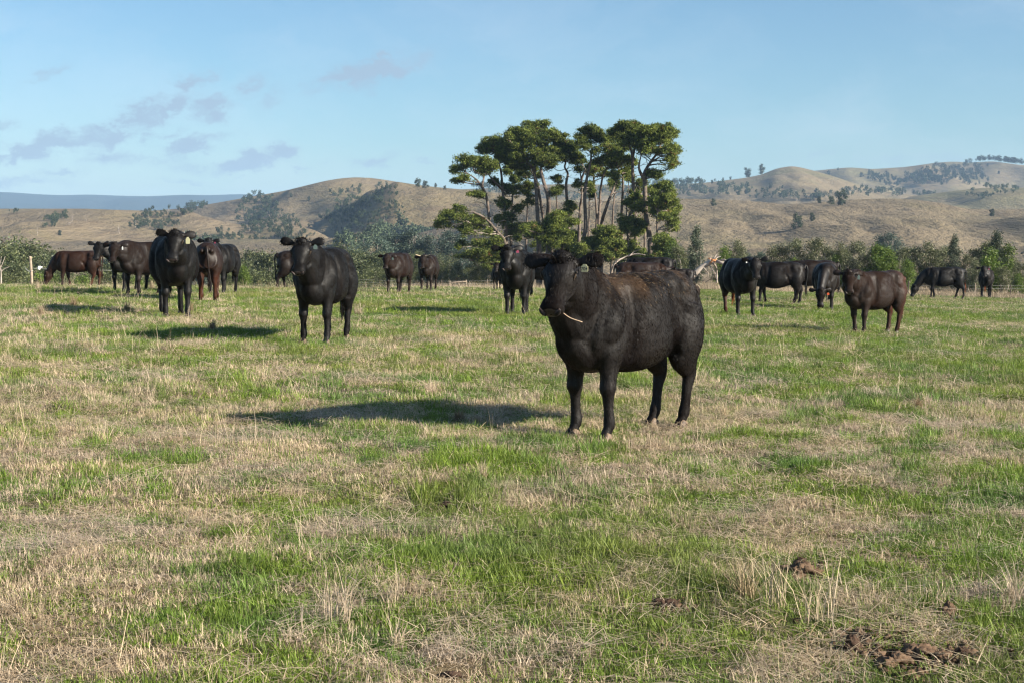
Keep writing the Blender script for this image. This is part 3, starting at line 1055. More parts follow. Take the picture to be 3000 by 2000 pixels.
cow("cow", "dark cow side on whose head is hidden behind the cow left of centre", 888, 850, 114, 4, 0, pose='low', voxel=.021, hue=DBR, red=.5, fat=.92, feet=((0, 0), (0, 0), (.02, 0), (-.22, 0)))
cow("cow", "fluffy dark brown cow with a green ear tag, without horns, far off near the fence", 1166, 861, 119, -106, -98, voxel=.021, hue=DBR, red=.9, fat=1.12, tag=(1, M_TAG_G, None, (.05, .08)),
    head=(.98, .02, 1.17), ears=((.15, 0), (.1, 0)))
cow("cow", "small horned dark brown cow standing far off near the wooden rail", 1255, 853, 106, -97, -95, voxel=.021, hue=DBR, red=.7, fat=.98, horns=True, head=(.98, 0, 1.18))
cow("cow", "calf sized dark cow peeping out beside the low trunk under the pines", 1462, 852, 74, -80, -92, voxel=.024, hue=DBR, red=.5, head=(1.0, -.3, 1.34))
cow("cow", "slim black cow with a pink ear tag, left of the nearest cow", 1515, 926, 196, -95, -92, voxel=.017, hue=BLK, fat=.95, tag=(1, M_TAG_P, None, (.05, .05)), head=(1.0, -.10, 1.26),
    feet=((.04, .0), (.02, .02), (.05, -.02), (-.05, 0)), fur=14000)
cow("cow", "orange legged dark cow mostly hidden behind the nearest cow's head", 1592, 872, 130, 160, 160, pose='low', voxel=.02, hue=DBR, red=.6, redmask='legs')
cow("cow", "reddish backed cow showing only its back above the nearest cow's withers", 1880, 884, 116, 6, 20, pose='low', voxel=.022, hue=BRN, red=1.0, head=(.98, .1, 1.02), pitch=40)
cow("cow", "black backed cow behind the reddish backed one, below the leaning dead branch", 1902, 862, 108, 172, 172, pose='graze', voxel=.023, hue=BLK, red=.2)
cow("cow", "dark cow of which only the hindquarters show behind the nearest cow's rump", 1982, 866, 78, 180, 180, pose='graze', voxel=.024, hue=DBR, red=.3)
cow("cow", "black cow with orange tail hair facing the camera, right of the nearest cow", 2166, 926, 168, -82, -90, voxel=.017, hue=BLK, fat=1.06, tail_red=True, tail_off=(.10, .06), redmask='legs', red=.2,
    ears=((.0, -.1), (.7, .1)), tag=(-1, M_TAG_W, None, (.03, .03)), head=(1.02, .02, 1.21), feet=((.03, .0), (.0, .0), (0, 0), (.06, .0)))
cow("cow", "black cow in profile with a muddy hip, behind the one with orange tail hair", 2274, 892, 124, 172, 172, pose='low', voxel=.021, hue=BLK, fat=1.12, red=.3,
    feet=((.08, 0), (-.10, 0), (.08, 0), (-.10, 0)))
cow("cow", "dark cow in profile behind the one with a muddy hip, its back rising above it", 2372, 884, 121, 176, 176, pose='low', voxel=.022, hue=DBR, red=.6, fat=1.1, head=(1.15, 0, 1.12), pitch=45)
cow("cow", "dark cow grazing head down towards the camera with an orange ear tag", 2418, 910, 140, -104, -98, pose='graze', voxel=.018, hue=DBR, red=.3, fat=1.08, tag=(1, M_TAG_O, None, (.06, .06)),
    head=(1.16, -.10, .58), pitch=74, ears=((.0, .0), (-.3, 0)), feet=((.0, .0), (.0, .0), (0, 0), (.0, .0)))
cow("cow", "brown cow with grey ear tag and dusty flank, right of the orange tagged grazer", 2556, 980, 186, -144, -98, voxel=.016, hue=(.0105, .0062, .0045), red=.8, redmask='rump', fat=1.02,
    tag=(1, M_TAG_G, None, (.05, .09)), head=(.99, .20, 1.22), feet=((.04, .0), (-.08, .0), (.03, 0), (-.06, 0)), fur=16000, ears=((.0, -.1), (-.15, -.1)))
cow("cow", "black cow grazing side on far off in front of the right hand saplings", 2762, 876, 93, 178, 178, pose='graze', voxel=.024, hue=BLK, fat=1.05, feet=((.10, 0), (-.12, 0), (-.18, 0), (.05, 0)), tail_red=True)
cow("cow", "small dark cow facing the camera, farthest right of the herd", 2888, 874, 88, -106, -95, voxel=.024, hue=BLK, red=.2, tail_red=True, tail_off=(.0, .0), fat=.95, head=(.9, -.16, 1.28),
    tag=(1, M_TAG_P, None, (.05, .05)))


def build_straw():
    """the stalk hanging from the nearest cow's mouth"""
    root, MH, sc = main
    W = root.matrix_basis.copy()
    W = Matrix.LocRotScale(root.location, root.rotation_euler, root.scale)
    p0 = W @ MH @ Vector((.44 * HEAD_S[0], .062 * HEAD_S[1], -.085 * HEAD_S[2]))
    for (end, r, lab, nm) in (((1706, 944), .0011, "bent dry straw stalk hanging from the nearest cow's mouth", "straw_stalk"),):
        q = at(end[0], end[1], p0.y + .02)
        mid = p0.lerp(q, .4) + Vector((0, 0, -.012))
        rows = [(*p0, r, r), (*mid, r, r), (*q, r * .7, r * .7)]
        v, f_ = tube(rows, (0, 1, 0), 4, 6)
        m = simple("dry_straw", (0.46, 0.34, 0.24), .6, .3)
        o = link(nm, mesh_from(nm, v, f_, mat=m), None, lab, 'straw')


build_straw()

# ------------------------------------------------------------------ vegetation helpers
def leaf_mat(name, rough=.55, spec=.25, var=.45, trans=.25):
    m, t, b = new_mat(name)
    at_ = t.node('ShaderNodeVertexColor', layer_name='tint')
    geo = t.node('ShaderNodeNewGeometry')
    oi = t.node('ShaderNodeObjectInfo')
    k = t.ramp(geo.outputs['Random Per Island'], 0, 1, 1 - var, 1 + var)
    k = t.math('MULTIPLY', k, t.ramp(oi.outputs['Random'], 0, 1, .82, 1.2))
    cc = t.node('ShaderNodeCombineXYZ')
    for i in range(3):
        t.put(cc.inputs[i], k)
    col = t.mix(1.0, at_.outputs[0], cc.outputs[0], 'MULTIPLY')
    t.put(b.inputs['Base Color'], col)
    b.inputs['Roughness'].default_value = rough
    b.inputs['Specular IOR Level'].default_value = spec
    tr = t.node('ShaderNodeBsdfTranslucent')
    t.put(tr.inputs[0], col)
    mx = t.node('ShaderNodeMixShader')
    mx.inputs[0].default_value = trans
    t.l.new(b.outputs[0], mx.inputs[1])
    t.l.new(tr.outputs[0], mx.inputs[2])
    t.l.new(mx.outputs[0], t.n['Material Output'].inputs[0])
    return m


M_LEAF = leaf_mat("gum_leaves", .5, .35, .4, .22)
M_PINE = leaf_mat("pine_needles", .6, .2, .5, .32)
M_FARLEAF = leaf_mat("distant_leaves", .8, .1, .35, .1)
M_BARK_W = simple("pale_gum_bark", (0.42, 0.37, 0.32), .8, .2, (0.22, 0.18, 0.15), 3.0, .4)
M_BARK_D = simple("grey_dead_wood", (0.36, 0.31, 0.27), .85, .2, (0.20, 0.16, 0.13), 4.0, .5)
M_BARK_P = simple("pine_bark", (0.185, 0.150, 0.125), .95, .1, (0.085, 0.066, 0.055), 5.0, 1.0)
M_POST = simple("weathered_post_wood", (0.36, 0.29, 0.22), .85, .2, (0.20, 0.16, 0.12), 9.0, .5)
M_POST_D = simple("dark_post_wood", (0.05, 0.045, 0.04), .9, .1, (0.09, 0.075, 0.06), 9.0, .5)
M_WIRE = simple("fence_wire", (0.38, 0.38, 0.37), .45, .6)
M_SPLIT = simple("freshly_split_wood", (0.52, 0.24, 0.10), .8, .2, (0.36, 0.16, 0.08), 8.0, .4)


def leaves(centres, size, r, cols, flat=0.0, elong=1.9):
    """one small pointed triangle pair per centre"""
    n = len(centres)
    nr = r.normal(0, 1, (n, 3))
    nr[:, 2] += flat * 2
    nr /= np.linalg.norm(nr, axis=1)[:, None]
    a = np.cross(nr, r.normal(0, 1, (n, 3)))
    a /= np.linalg.norm(a, axis=1)[:, None] + 1e-9
    b = np.cross(nr, a)
    sz = (size * r.uniform(.6, 1.3, n))[:, None]
    a, b = a * sz * elong * .5, b * sz * .5
    V = np.stack([centres - a, centres + b * .9, centres + a, centres - b * .9], 1).reshape(-1, 3)
    Fc = np.arange(4 * n).reshape(-1, 4)
    return V, Fc, np.repeat(cols, 4, 0)


def branch(p0, p1, r0, r1, r, bend=.12, segs=5, n=6, up=0.0):
    p0, p1 = np.array(p0, float), np.array(p1, float)
    L = np.linalg.norm(p1 - p0)
    rows = []
    off = r.normal(0, bend * L, 3)
    for i in range(segs + 1):
        t_ = i / segs
        p = p0 + (p1 - p0) * t_ + off * math.sin(math.pi * t_) + np.array([0, 0, up * L * math.sin(math.pi * t_)]) + (r.normal(0, bend * L * .18, 3) if 0 < i < segs else 0)
        rr = r0 + (r1 - r0) * t_
        rows.append((*p, rr, rr))
    return rows


def path_tube(rows, n=6, sub=2):
    return tube(rows, (.3, .9, .2), sub, n)


def crown_mesh(name, seed, h, w, crown_from=.25, blobs=9, n_leaf=1600, size=.22, c0=(0.05, 0.07, 0.035), c1=(0.10, 0.12, 0.06), top=(0.16, 0.17, 0.09), mat=None, shape='round', stems=1, bark=None, gaps=.5):
    """returns crown mesh and trunk mesh, base at the origin"""
    r = np.random.default_rng(seed)
    cs, rs = [], []
    for i in range(blobs):
        t_ = (i + .5) / blobs
        z = h * (crown_from + (1 - crown_from) * t_)
        if shape == 'round':
            prof = math.sin(math.pi * min(1, .18 + .72 * t_)) ** .7
        elif shape == 'column':
            prof = (1 - t_) ** .45 * .9
        elif shape == 'shrub':
            prof = math.cos(t_ * math.pi / 2 * .85)
        else:
            prof = (.5 + .5 * t_) if t_ < .8 else 1.0
        rad = w * prof
        a = i * 2.4 + r.uniform(-.5, .5)
        q = r.uniform(.35, .75) * rad
        cs.append((math.cos(a) * q, math.sin(a) * q, z * r.uniform(.93, 1.03) - h * .06))
        rs.append((max(.34 * rad + .10 * w, .2 * w) * r.uniform(.85, 1.25), h * (1 - crown_from) / blobs * r.uniform(1.0, 1.7) + .05 * w))
    cs = np.array(cs)
    rs = np.array(rs)
    sub_c = []
    per = max(10, int(n_leaf / blobs / 14))
    pts, shade = [], []
    for c, (rr, rz) in zip(cs, rs):
        k = per
        d = r.normal(0, 1, (k, 3))
        d /= np.linalg.norm(d, axis=1)[:, None]
        d = d * (r.random((k, 1)) ** .35) * np.array([rr, rr, rz])
        for q in d + c:
            m_ = 14
            pp = q + r.normal(0, 1, (m_, 3)) * np.array([1, 1, .8]) * (.12 * w + .35 * size)
            pts.append(pp)
            shade.append(np.full(m_, r.random()))
    pts = np.vstack(pts)
    pts = pts[pts[:, 2] > .03 * h]
    shade = np.concatenate(shade)[:len(pts)]
    c0, c1, top = np.array(c0), np.array(c1), np.array(top)
    cols = c0 * (1 - shade[:, None]) + c1 * shade[:, None]
    hi = (r.random(len(pts)) < .12)
    cols[hi] = top
    V, Fc, Cc = leaves(pts, size, r, cols)
    crown = mesh_from(name + "_crown", V, Fc, cols=Cc, mat=mat or M_LEAF)
    parts = []
    for s_ in range(stems):
        tip = cs[-1 - s_ % len(cs)] * np.array([.6, .6, .95])
        base = np.array([r.normal(0, .03 * w) * (stems > 1) * 3, r.normal(0, .03 * w) * (stems > 1) * 3, -.15 * h * .3])
        parts.append(path_tube(branch(base, tip, h * .020 + .02, h * .004 + .005, r, .05, 6), 7))
        for c in cs[::2]:
            f_ = c[2] / max(tip[2], .1) * .6
            p_ = base + (tip - base) * np.clip(f_, .08, .9)
            parts.append(path_tube(branch(p_, c + r.normal(0, .1 * w, 3), h * .008 + .008, h * .002 + .003, r, .08, 4), 5))
    V, Fc = merge(parts)
    trunk = mesh_from(name + "_trunk", V, Fc, smooth=True, mat=bark or M_BARK_W)
    return crown, trunk


def plant(kind_name, meshes, label, cat, loc, scale, rz, group=None, squash=1.0):
    o = thing(kind_name, label, cat, group, loc, rz)
    o.scale = (scale * squash, scale * squash, scale)
    link("crown", meshes[0], o)
    if meshes[1] is not None:
        link("trunk", meshes[1], o)
    return o


GUM = []
for i in range(6):       # full sized valley gums
    GUM.append(crown_mesh("gum", 300 + i, 10, 3.6 if i % 2 else 3.0, .20, 13, 9500, .15, (0.046, 0.064, 0.030), (0.105, 0.122, 0.052), (0.18, 0.19, 0.09), shape='round' if i % 3 else 'spread', stems=1 + (i % 2)))
BLUEGUM = []
for i in range(3):
    BLUEGUM.append(crown_mesh("blue_gum", 330 + i, 10, 3.0, .22, 13, 9500, .16, (0.040, 0.066, 0.050), (0.080, 0.110, 0.078), (0.13, 0.16, 0.11), shape='round', stems=1))
OLIVE = []
for i in range(4):       # lower olive green scrub
    OLIVE.append(crown_mesh("olive_gum", 350 + i, 10, 4.6, .05, 12, 9500, .17, (0.060, 0.074, 0.028), (0.105, 0.122, 0.044), (0.14, 0.15, 0.065), shape='round', stems=2))
SAP = []
for i in range(5):       # planted saplings of the right hand fence line
    SAP.append(crown_mesh("sapling", 370 + i, 4, 1.15, .10, 10, 8000, .062, (0.062, 0.076, 0.034), (0.125, 0.135, 0.062), (0.26, 0.26, 0.16), shape='round', stems=2 + i % 2))
SAPC = []
for i in range(2):
    SAPC.append(crown_mesh("tall_sapling", 380 + i, 5, .95, .06, 13, 9000, .065, (0.048, 0.066, 0.042), (0.090, 0.112, 0.066), (0.19, 0.21, 0.14), shape='column', stems=1))
WATTLE = []
for i in range(3):       # bright green wattle like bushes
    WATTLE.append(crown_mesh("wattle", 390 + i, 3, 1.1, .03, 10, 8000, .06, (0.055, 0.095, 0.014), (0.105, 0.155, 0.022), (0.19, 0.24, 0.05), shape='shrub', stems=2))
FARTREE = []
for i in range(6):       # hillside trees, a few pixels each
    FARTREE.append(crown_mesh("hill_tree", 400 + i, 10, 3.8, .12, 7, 1500, .50, (0.036, 0.048, 0.030), (0.066, 0.080, 0.044), (0.09, 0.095, 0.06), mat=M_FARLEAF, shape='round' if i % 2 else 'spread'))


# ------------------------------------------------------------------ trees and woods on the hills
def wood(name, label, hill, areas, n, hgt, seed, tone=1.0, white=.12, pxh=18):
    """a far wood that reads as one mass: one object"""
    r = np.random.default_rng(seed)
    Vs, Fs, Cs, o = [], [], [], 0
    VW, FW, ow = [], [], 0
    wsum = sum(a[2] * a[3] for a in areas)
    for (cx, cy, rx, ry, tilt) in areas:
        k = max(2, int(n * rx * ry / wsum))
        ct, st = math.cos(math.radians(tilt)), math.sin(math.radians(tilt))
        for _ in range(k):
            a = r.uniform(0, 2 * math.pi)
            q = math.sqrt(r.random()) * r.uniform(.75, 1.12)
            ex, ey = math.cos(a) * q * rx, math.sin(a) * q * ry
            u, v = cx + ex * ct + ey * st, cy - ex * st + ey * ct
            p = hill.at(u, v)
            h = min(hgt, pxh * p.y / F) * r.uniform(.6, 1.25)
            nb = 4 if pxh < 35 else 7
            w = h * r.uniform(.28, .42)
            pts = []
            for b in range(nb):
                c = np.array([r.normal(0, .35) * w, r.normal(0, .35) * w, h * (.42 + .5 * b / nb)])
                d = r.normal(0, 1, (34, 3))
                d /= np.linalg.norm(d, axis=1)[:, None]
                pts.append(c + d * np.array([w * .62, w * .62, h * .2]) * r.uniform(.45, 1.15, (34, 1)))
            pts = np.vstack(pts) + np.array(p)
            sh = r.uniform(.65, 1.3) * tone
            cc = np.repeat((np.array([0.056, 0.074, 0.040]) * sh)[None], len(pts), 0) * r.uniform(.7, 1.35, (len(pts), 1))
            V, Fc, Cc = leaves(pts, h * .095, r, cc, elong=1.6)
            Vs.append(V)
            Fs.append(Fc + o)
            Cs.append(Cc)
            o += len(V)
            if r.random() < white:
                x_, y_, z_ = p
                hh = h * r.uniform(.6, 1.0)
                dx = r.normal(0, .07) * hh
                wv = .018 * h
                b4 = np.array([[x_ - wv, y_ - .6 * w, z_ - 1], [x_ + wv, y_ - .6 * w, z_ - 1], [x_ + dx + wv * .5, y_ - .6 * w, z_ + hh], [x_ + dx - wv * .5, y_ - .6 * w, z_ + hh]])
                b5 = b4 + np.array([0, wv * 2, 0])
                VW += [b4, b5]
                i_ = ow
                FW += [[i_, i_ + 1, i_ + 2, i_ + 3], [i_ + 5, i_ + 4, i_ + 7, i_ + 6], [i_ + 1, i_ + 5, i_ + 6, i_ + 2], [i_ + 4, i_, i_ + 3, i_ + 7]]
                ow += 8
    V = np.vstack(Vs)
    me = mesh_from(name, V, np.vstack(Fs), cols=np.vstack(Cs), mat=M_FARLEAF)
    ob = link(name, me, None, label, 'wood', kind='stuff')
    if VW:
        link("pale_trunks", mesh_from("pale_trunks", np.vstack(VW), np.array(FW), mat=M_BARK_W), ob, kind='stuff')


wood("gully_woodland", "gum woodland filling the left gully of the round hill", hill_left,
     [(768, 622, 66, 42, -30), (800, 660, 85, 45, -20), (730, 655, 50, 35, -30), (860, 690, 60, 30, 0), (765, 588, 50, 10, 12), (700, 720, 60, 30, 0), (820, 730, 120, 24, 0), (640, 700, 40, 30, 0)], 400, 10, 1, .95)
wood("gully_woodland", "gum woodland in the central gully below the top of the round hill", hill_left,
     [(1060, 590, 75, 40, 0), (1030, 620, 70, 40, 20), (1130, 580, 40, 35, 0), (1010, 650, 60, 35, 20), (1070, 650, 60, 30, 0), (1160, 620, 30, 25, 0), (960, 640, 30, 15, 20)], 250, 10, 2, .9)
wood("gully_woodland", "thin line of gums running down the low shoulder left of the round hill", hill_left,
     [(445, 640, 60, 22, 12), (540, 622, 55, 16, 18), (470, 665, 60, 18, 0), (400, 670, 30, 12, 0), (590, 612, 25, 12, 10)], 120, 9, 3, .9, .3)
wood("shrub_patch", "low grey scrub on the bare slope far left", hill_left, [(150, 655, 32, 18, 30), (180, 640, 25, 12, 30), (40, 622, 18, 6, 10)], 60, 3.0, 4, 1.1, .0)
wood("ridge_woodland", "belt of gums running behind the crest of the near brown hill", hill_mid,
     [(2080, 565, 150, 16, 0), (2300, 578, 150, 15, -2), (2480, 570, 130, 12, 2), (2650, 572, 120, 10, -4), (2800, 590, 110, 12, -10), (2920, 605, 90, 12, 0), (2030, 550, 60, 12, 0), (2150, 556, 60, 12, 0)], 330, 9.5, 5, .95, .35)
wood("ridge_woodland", "belt of gums behind the crest seen between the pine trunks", hill_mid,
     [(1480, 566, 90, 14, 0), (1640, 580, 130, 14, 0), (1820, 572, 120, 18, 0), (1950, 558, 70, 20, 0)], 170, 9.5, 6, .95, .2)
wood("ridge_woodland", "dark wood filling the hollow below the high back hill", hill_back,
     [(2760, 520, 85, 28, 0), (2700, 530, 60, 22, 0), (2820, 510, 60, 22, 10), (2600, 535, 50, 16, -10), (2860, 530, 40, 18, 0), (2560, 525, 30, 12, -10)], 230, 13, 7, .75, .0)
wood("ridge_woodland", "scattered gums on the bare spur far right", hill_spur, [(2900, 565, 50, 16, 10), (2960, 560, 40, 12, 0), (2850, 580, 40, 10, 0)], 45, 8, 8, .95, .1)
wood("ridge_woodland", "dark plantation on the skyline of the high back hill", hill_back, [(2900, 471, 55, 2, 0), (2975, 476, 40, 3, -8)], 60, 13, 9, .6, .0)
wood("ridge_woodland", "gums along the skyline behind the right edge of the pine grove", hill_mid, [(1950, 536, 40, 5, 0), (2020, 538, 45, 4, 0), (1420, 552, 60, 5, 0)], 60, 11, 10, .9, .0)
wood("foot_woodland", "blue green gums at the foot of the round hill, behind the two far cows", hill_left, [(1180, 715, 110, 30, 0), (1330, 720, 60, 40, 0), (1420, 735, 60, 30, 0), (1030, 735, 50, 20, 0), (560, 735, 80, 15, 0)], 190, 15, 12, 1.05, .25, pxh=46)

LONE = [(hill_left, 1224, 548, 24, "tallest tree of the four on the shoulder right of the round hilltop"), (hill_left, 1246, 552, 22, "second of the four trees on the shoulder right of the round hilltop"),
        (hill_left, 1276, 550, 13, "third of the four trees on the shoulder right of the round hilltop"), (hill_left, 1303, 556, 12, "smallest and last of the four trees on the shoulder of the round hill"),
        (hill_left, 700, 692, 16, "single round tree on the pale spur of the round hill"), (hill_left, 175, 690, 16, "single small tree on the bare slope above the grazing brown cow"),
        (hill_left, 567, 612, 22, "dark tree sticking up from the low left skyline"), (hill_left, 853, 578, 12, "small round tree high on the left flank of the round hill"),
        (hill_left, 968, 563, 11, "small tree under the top of the round hill"), (hill_left, 905, 588, 13, "bushy tree beside the bare scrape on the round hill"),
        (hill_left, 516, 752, 22, "pair of small gums on the slope behind the broad black cow"),
        (hill_right, 2090, 604, 22, "lone gum near the crest of the near brown hill"), (hill_right, 2465, 602, 42, "broad gum on the crest of the near brown hill"),
        (hill_right, 2435, 600, 24, "dark tree just left of the broad gum on the crest"), (hill_right, 2400, 596, 20, "small tree at the dip of the brown hill crest"),
        (hill_right, 2336, 670, 40, "pale broad gum halfway down the near brown hill"), (hill_right, 2380, 648, 24, "dark round tree beside the pale gum halfway down the brown hill"),
        (hill_right, 2906, 634, 22, "lone tree at the far right of the brown hill crest"),
        (hill_mid, 2256, 553, 16, "round dark tree on the pale knoll"), (hill_mid, 2292, 552, 9, "low bush beside the round tree on the pale knoll"),
        (hill_mid, 2190, 518, 26, "dark tree clump on the slope left of the knoll top"), (hill_mid, 2232, 508, 26, "windswept dark pine standing on the left edge of the knoll"),
        (hill_mid, 2140, 526, 9, "small skyline tree left of the dark clump by the knoll"), (hill_mid, 2118, 528, 9, "leftmost small skyline tree on the slope of the knoll"),
        (hill_back, 2428, 512, 12, "round tree in the dip between knoll and back hill"), (hill_back, 2524, 520, 14, "single tree on the left face of the back hill"),
        (hill_back, 2546, 514, 16, "upright tree on the left face of the back hill"), (hill_back, 2455, 499, 7, "low bush on the skyline dip behind the knoll"),
        (hill_back, 2893, 488, 9, "small tree under the skyline plantation"), (hill_back, 2926, 510, 9, "small tree on the right shoulder of the back hill")]
for i, (hl, u, v, px, lab) in enumerate(LONE):
    p = hl.at(u, v)
    h = px * p.y / F
    m = FARTREE[i % 6]
    plant("hill_tree", m, lab, 'tree', (p.x, p.y, p.z - .3), h / 9.6, i * 1.3)


def dead_tree(u, v, px, hill, label, seed, flat=False):
    r = np.random.default_rng(seed)
    p = hill.at(u, v)
    h = px * p.y / F
    parts = [path_tube(branch((0, 0, -h * .1), (r.normal(0, .08) * h, 0, h), h * .035, h * .008, r, .05, 5), 5)]
    for k in range(6):
        z = h * r.uniform(.35, .8)
        a = r.uniform(0, 6.28)
        parts.append(path_tube(branch((0, 0, z), (math.cos(a) * h * .3, math.sin(a) * h * .3, z + h * r.uniform(.1, .35)), h * .016, h * .005, r, .1, 3), 4))
    V, Fc = merge(parts)
    o = link("dead_tree", mesh_from("dead_tree", V, Fc, mat=M_BARK_W), None, label, 'dead tree', loc=p)
    if flat:
        o.rotation_euler = (0, math.radians(75), 0)


dead_tree(108, 690, 26, hill_left, "bare white dead tree with forked branches on the slope above the tall post", 1)
dead_tree(252, 652, 20, hill_left, "bare dead tree with a dark base high on the left slope", 2)
dead_tree(213, 652, 22, hill_left, "thin bare dead tree beside the grey scrub", 3)
dead_tree(397, 668, 24, hill_left, "dead white gum at the lower edge of the shoulder trees", 4)
dead_tree(350, 685, 26, hill_left, "cluster of bare white stems above the grazing brown cow's rump", 5)
dead_tree(190, 658, 24, hill_left, "fallen white log lying across the grey scrub", 6, True)
dead_tree(402, 625, 20, hill_left, "fallen white tree on the low left skyline", 7, True)
dead_tree(2336, 597, 20, hill_right, "pale burnt trunk on the crest of the near brown hill", 8)

# ------------------------------------------------------------------ valley trees behind the herd
used_labels = {}


def valley_row(kind, meshes, rows, adj):
    """rows: (px, base v, top v, depth, where)"""
    r = np.random.default_rng(len(rows) * 17 + len(adj))
    for i, (u, v0, v1, depth, where) in enumerate(rows):
        b = at(u, v0, depth)
        zt = tz(b.x, b.y)
        top = at(u, v1, depth)
        h = top.z - zt
        lab = f"{adj} {where}"
        used_labels[lab] = used_labels.get(lab, 0) + 1
        m = meshes[(i * 7 + int(u)) % len(meshes)]
        base_h = max(vv.co.z for vv in m[0].vertices) if False else None
        plant(kind, m, lab, 'tree' if kind != 'bush' else 'bush', (b.x, b.y, zt - .05), h / HMAX[m[0].name], r.uniform(0, 6.28), squash=r.uniform(.95, 1.25))


HMAX = {}
for grp in (GUM, BLUEGUM, OLIVE, SAP, SAPC, WATTLE, FARTREE):
    for m in grp:
        co = np.empty(len(m[0].vertices) * 3, np.float32)
        m[0].vertices.foreach_get('co', co)
        HMAX[m[0].name] = float(np.percentile(co.reshape(-1, 3)[:, 2], 99.5))

valley_row("gum_tree", GUM, [
    (20, 835, 722, 120, "at the left edge of the picture"), (62, 835, 700, 124, "whose rounded top is the highest left of the tall post"),
    (112, 835, 716, 122, "directly behind the tall wooden post"), (150, 835, 748, 118, "just above the grazing brown cow's shoulders"),
    (300, 835, 768, 120, "beyond the grazing brown cow's tail"), (350, 835, 758, 150, "behind the far left cow looking at the camera"),
    (40, 840, 770, 100, "low in front of the left edge trees"), (185, 840, 790, 100, "low behind the grazing brown cow"),
    (700, 840, 745, 160, "above the bright green bush"), (745, 840, 735, 170, "just left of the dark cow in profile at the centre left"),
    (790, 840, 742, 150, "directly above the dark cow in profile at the centre left"), (1010, 840, 715, 190, "whose pointed top rises right of the cow left of centre"),
    (1035, 840, 745, 165, "right of the pointed gum, close to the cow left of centre"), (1075, 842, 738, 160, "between the cow left of centre and the fluffy far cow"),
    (1130, 842, 742, 150, "just above the left ear of the fluffy far cow"), (1215, 842, 735, 165, "between the fluffy and the horned far cows"),
    (1245, 842, 752, 140, "behind the horned far cow"), (1300, 842, 742, 170, "right of the horned far cow"), (1400, 842, 752, 150, "behind the lowest pine branches"),
    (860, 838, 748, 175, "hidden partly by the head of the cow left of centre")], "grey green gum")
valley_row("gum_tree", BLUEGUM, [
    (1120, 842, 700, 260, "left one of the tall group above the far cows"), (1165, 842, 688, 270, "left centre of the tall group above the far cows"),
    (1205, 842, 674, 270, "highest of the tall group above the far cows"), (1250, 842, 690, 265, "right one of the tall group above the far cows"),
    (1320, 842, 678, 260, "left of the pines' lowest long limb"), (1365, 842, 690, 270, "behind the pines' lowest long limb"),
    (1055, 842, 712, 280, "small and round left of the tall group"), (2225, 845, 738, 130, "seen in the gap right of the fallen tree"),
    (2600, 845, 684, 260, "broad and far behind the middle of the sapling row"), (2190, 845, 742, 150, "above the cow with orange tail hair"),
    (590, 838, 745, 230, "behind the head of the broad black cow"), (330, 838, 745, 260, "small behind the far left looking cow")], "blue green gum")
valley_row("olive_bush", OLIVE, [
    (5, 842, 795, 90, "at the very left edge"), (80, 842, 800, 92, "at the foot of the tall post"), (265, 842, 792, 95, "under the grazing brown cow's tail"),
    (320, 842, 790, 92, "between the grazing cow and the left herd"), (410, 842, 790, 95, "seen through the legs of the left herd"), (705, 842, 790, 120, "behind the bright bush"),
    (760, 842, 795, 115, "left of the dark cow in profile"), (800, 842, 790, 118, "behind the legs of the dark cow in profile"), (1025, 843, 790, 125, "right of the cow left of centre"),
    (1060, 843, 800, 118, "one back from the field edge by the low posts"), (1100, 843, 785, 125, "left of the fluffy far cow"), (1145, 843, 780, 122, "behind the fluffy far cow's head"),
    (1190, 843, 775, 128, "in the gap between the two far cows"), (1235, 843, 785, 122, "behind the legs of the horned far cow"), (1290, 843, 772, 125, "right beside the horned far cow"),
    (1335, 843, 768, 122, "above the wooden rail"), (1380, 843, 775, 120, "between the rail and the pines"), (1425, 843, 780, 125, "against the first pine trunk"),
    (880, 843, 790, 125, "hidden by the cow left of centre"), (2150, 846, 765, 105, "left of the cow with orange tail hair"), (2230, 846, 770, 108, "behind the cow with orange tail hair")],
    "olive scrub tree")
valley_row("bush", WATTLE, [
    (712, 846, 776, 62, "standing alone between the left herd and the centre left cow"), (448, 846, 806, 75, "showing between the legs of the left herd"),
    (405, 846, 812, 74, "under the far left cow's belly"), (120, 846, 800, 80, "behind the tall post's base"), (165, 846, 806, 85, "under the grazing brown cow's neck"),
    (235, 846, 808, 84, "under the grazing brown cow's belly")], "bright green leafy bush")
valley_row("bush", OLIVE, [(688, 846, 796, 64, "touching the bright bush on its left")], "dull grey green bush")

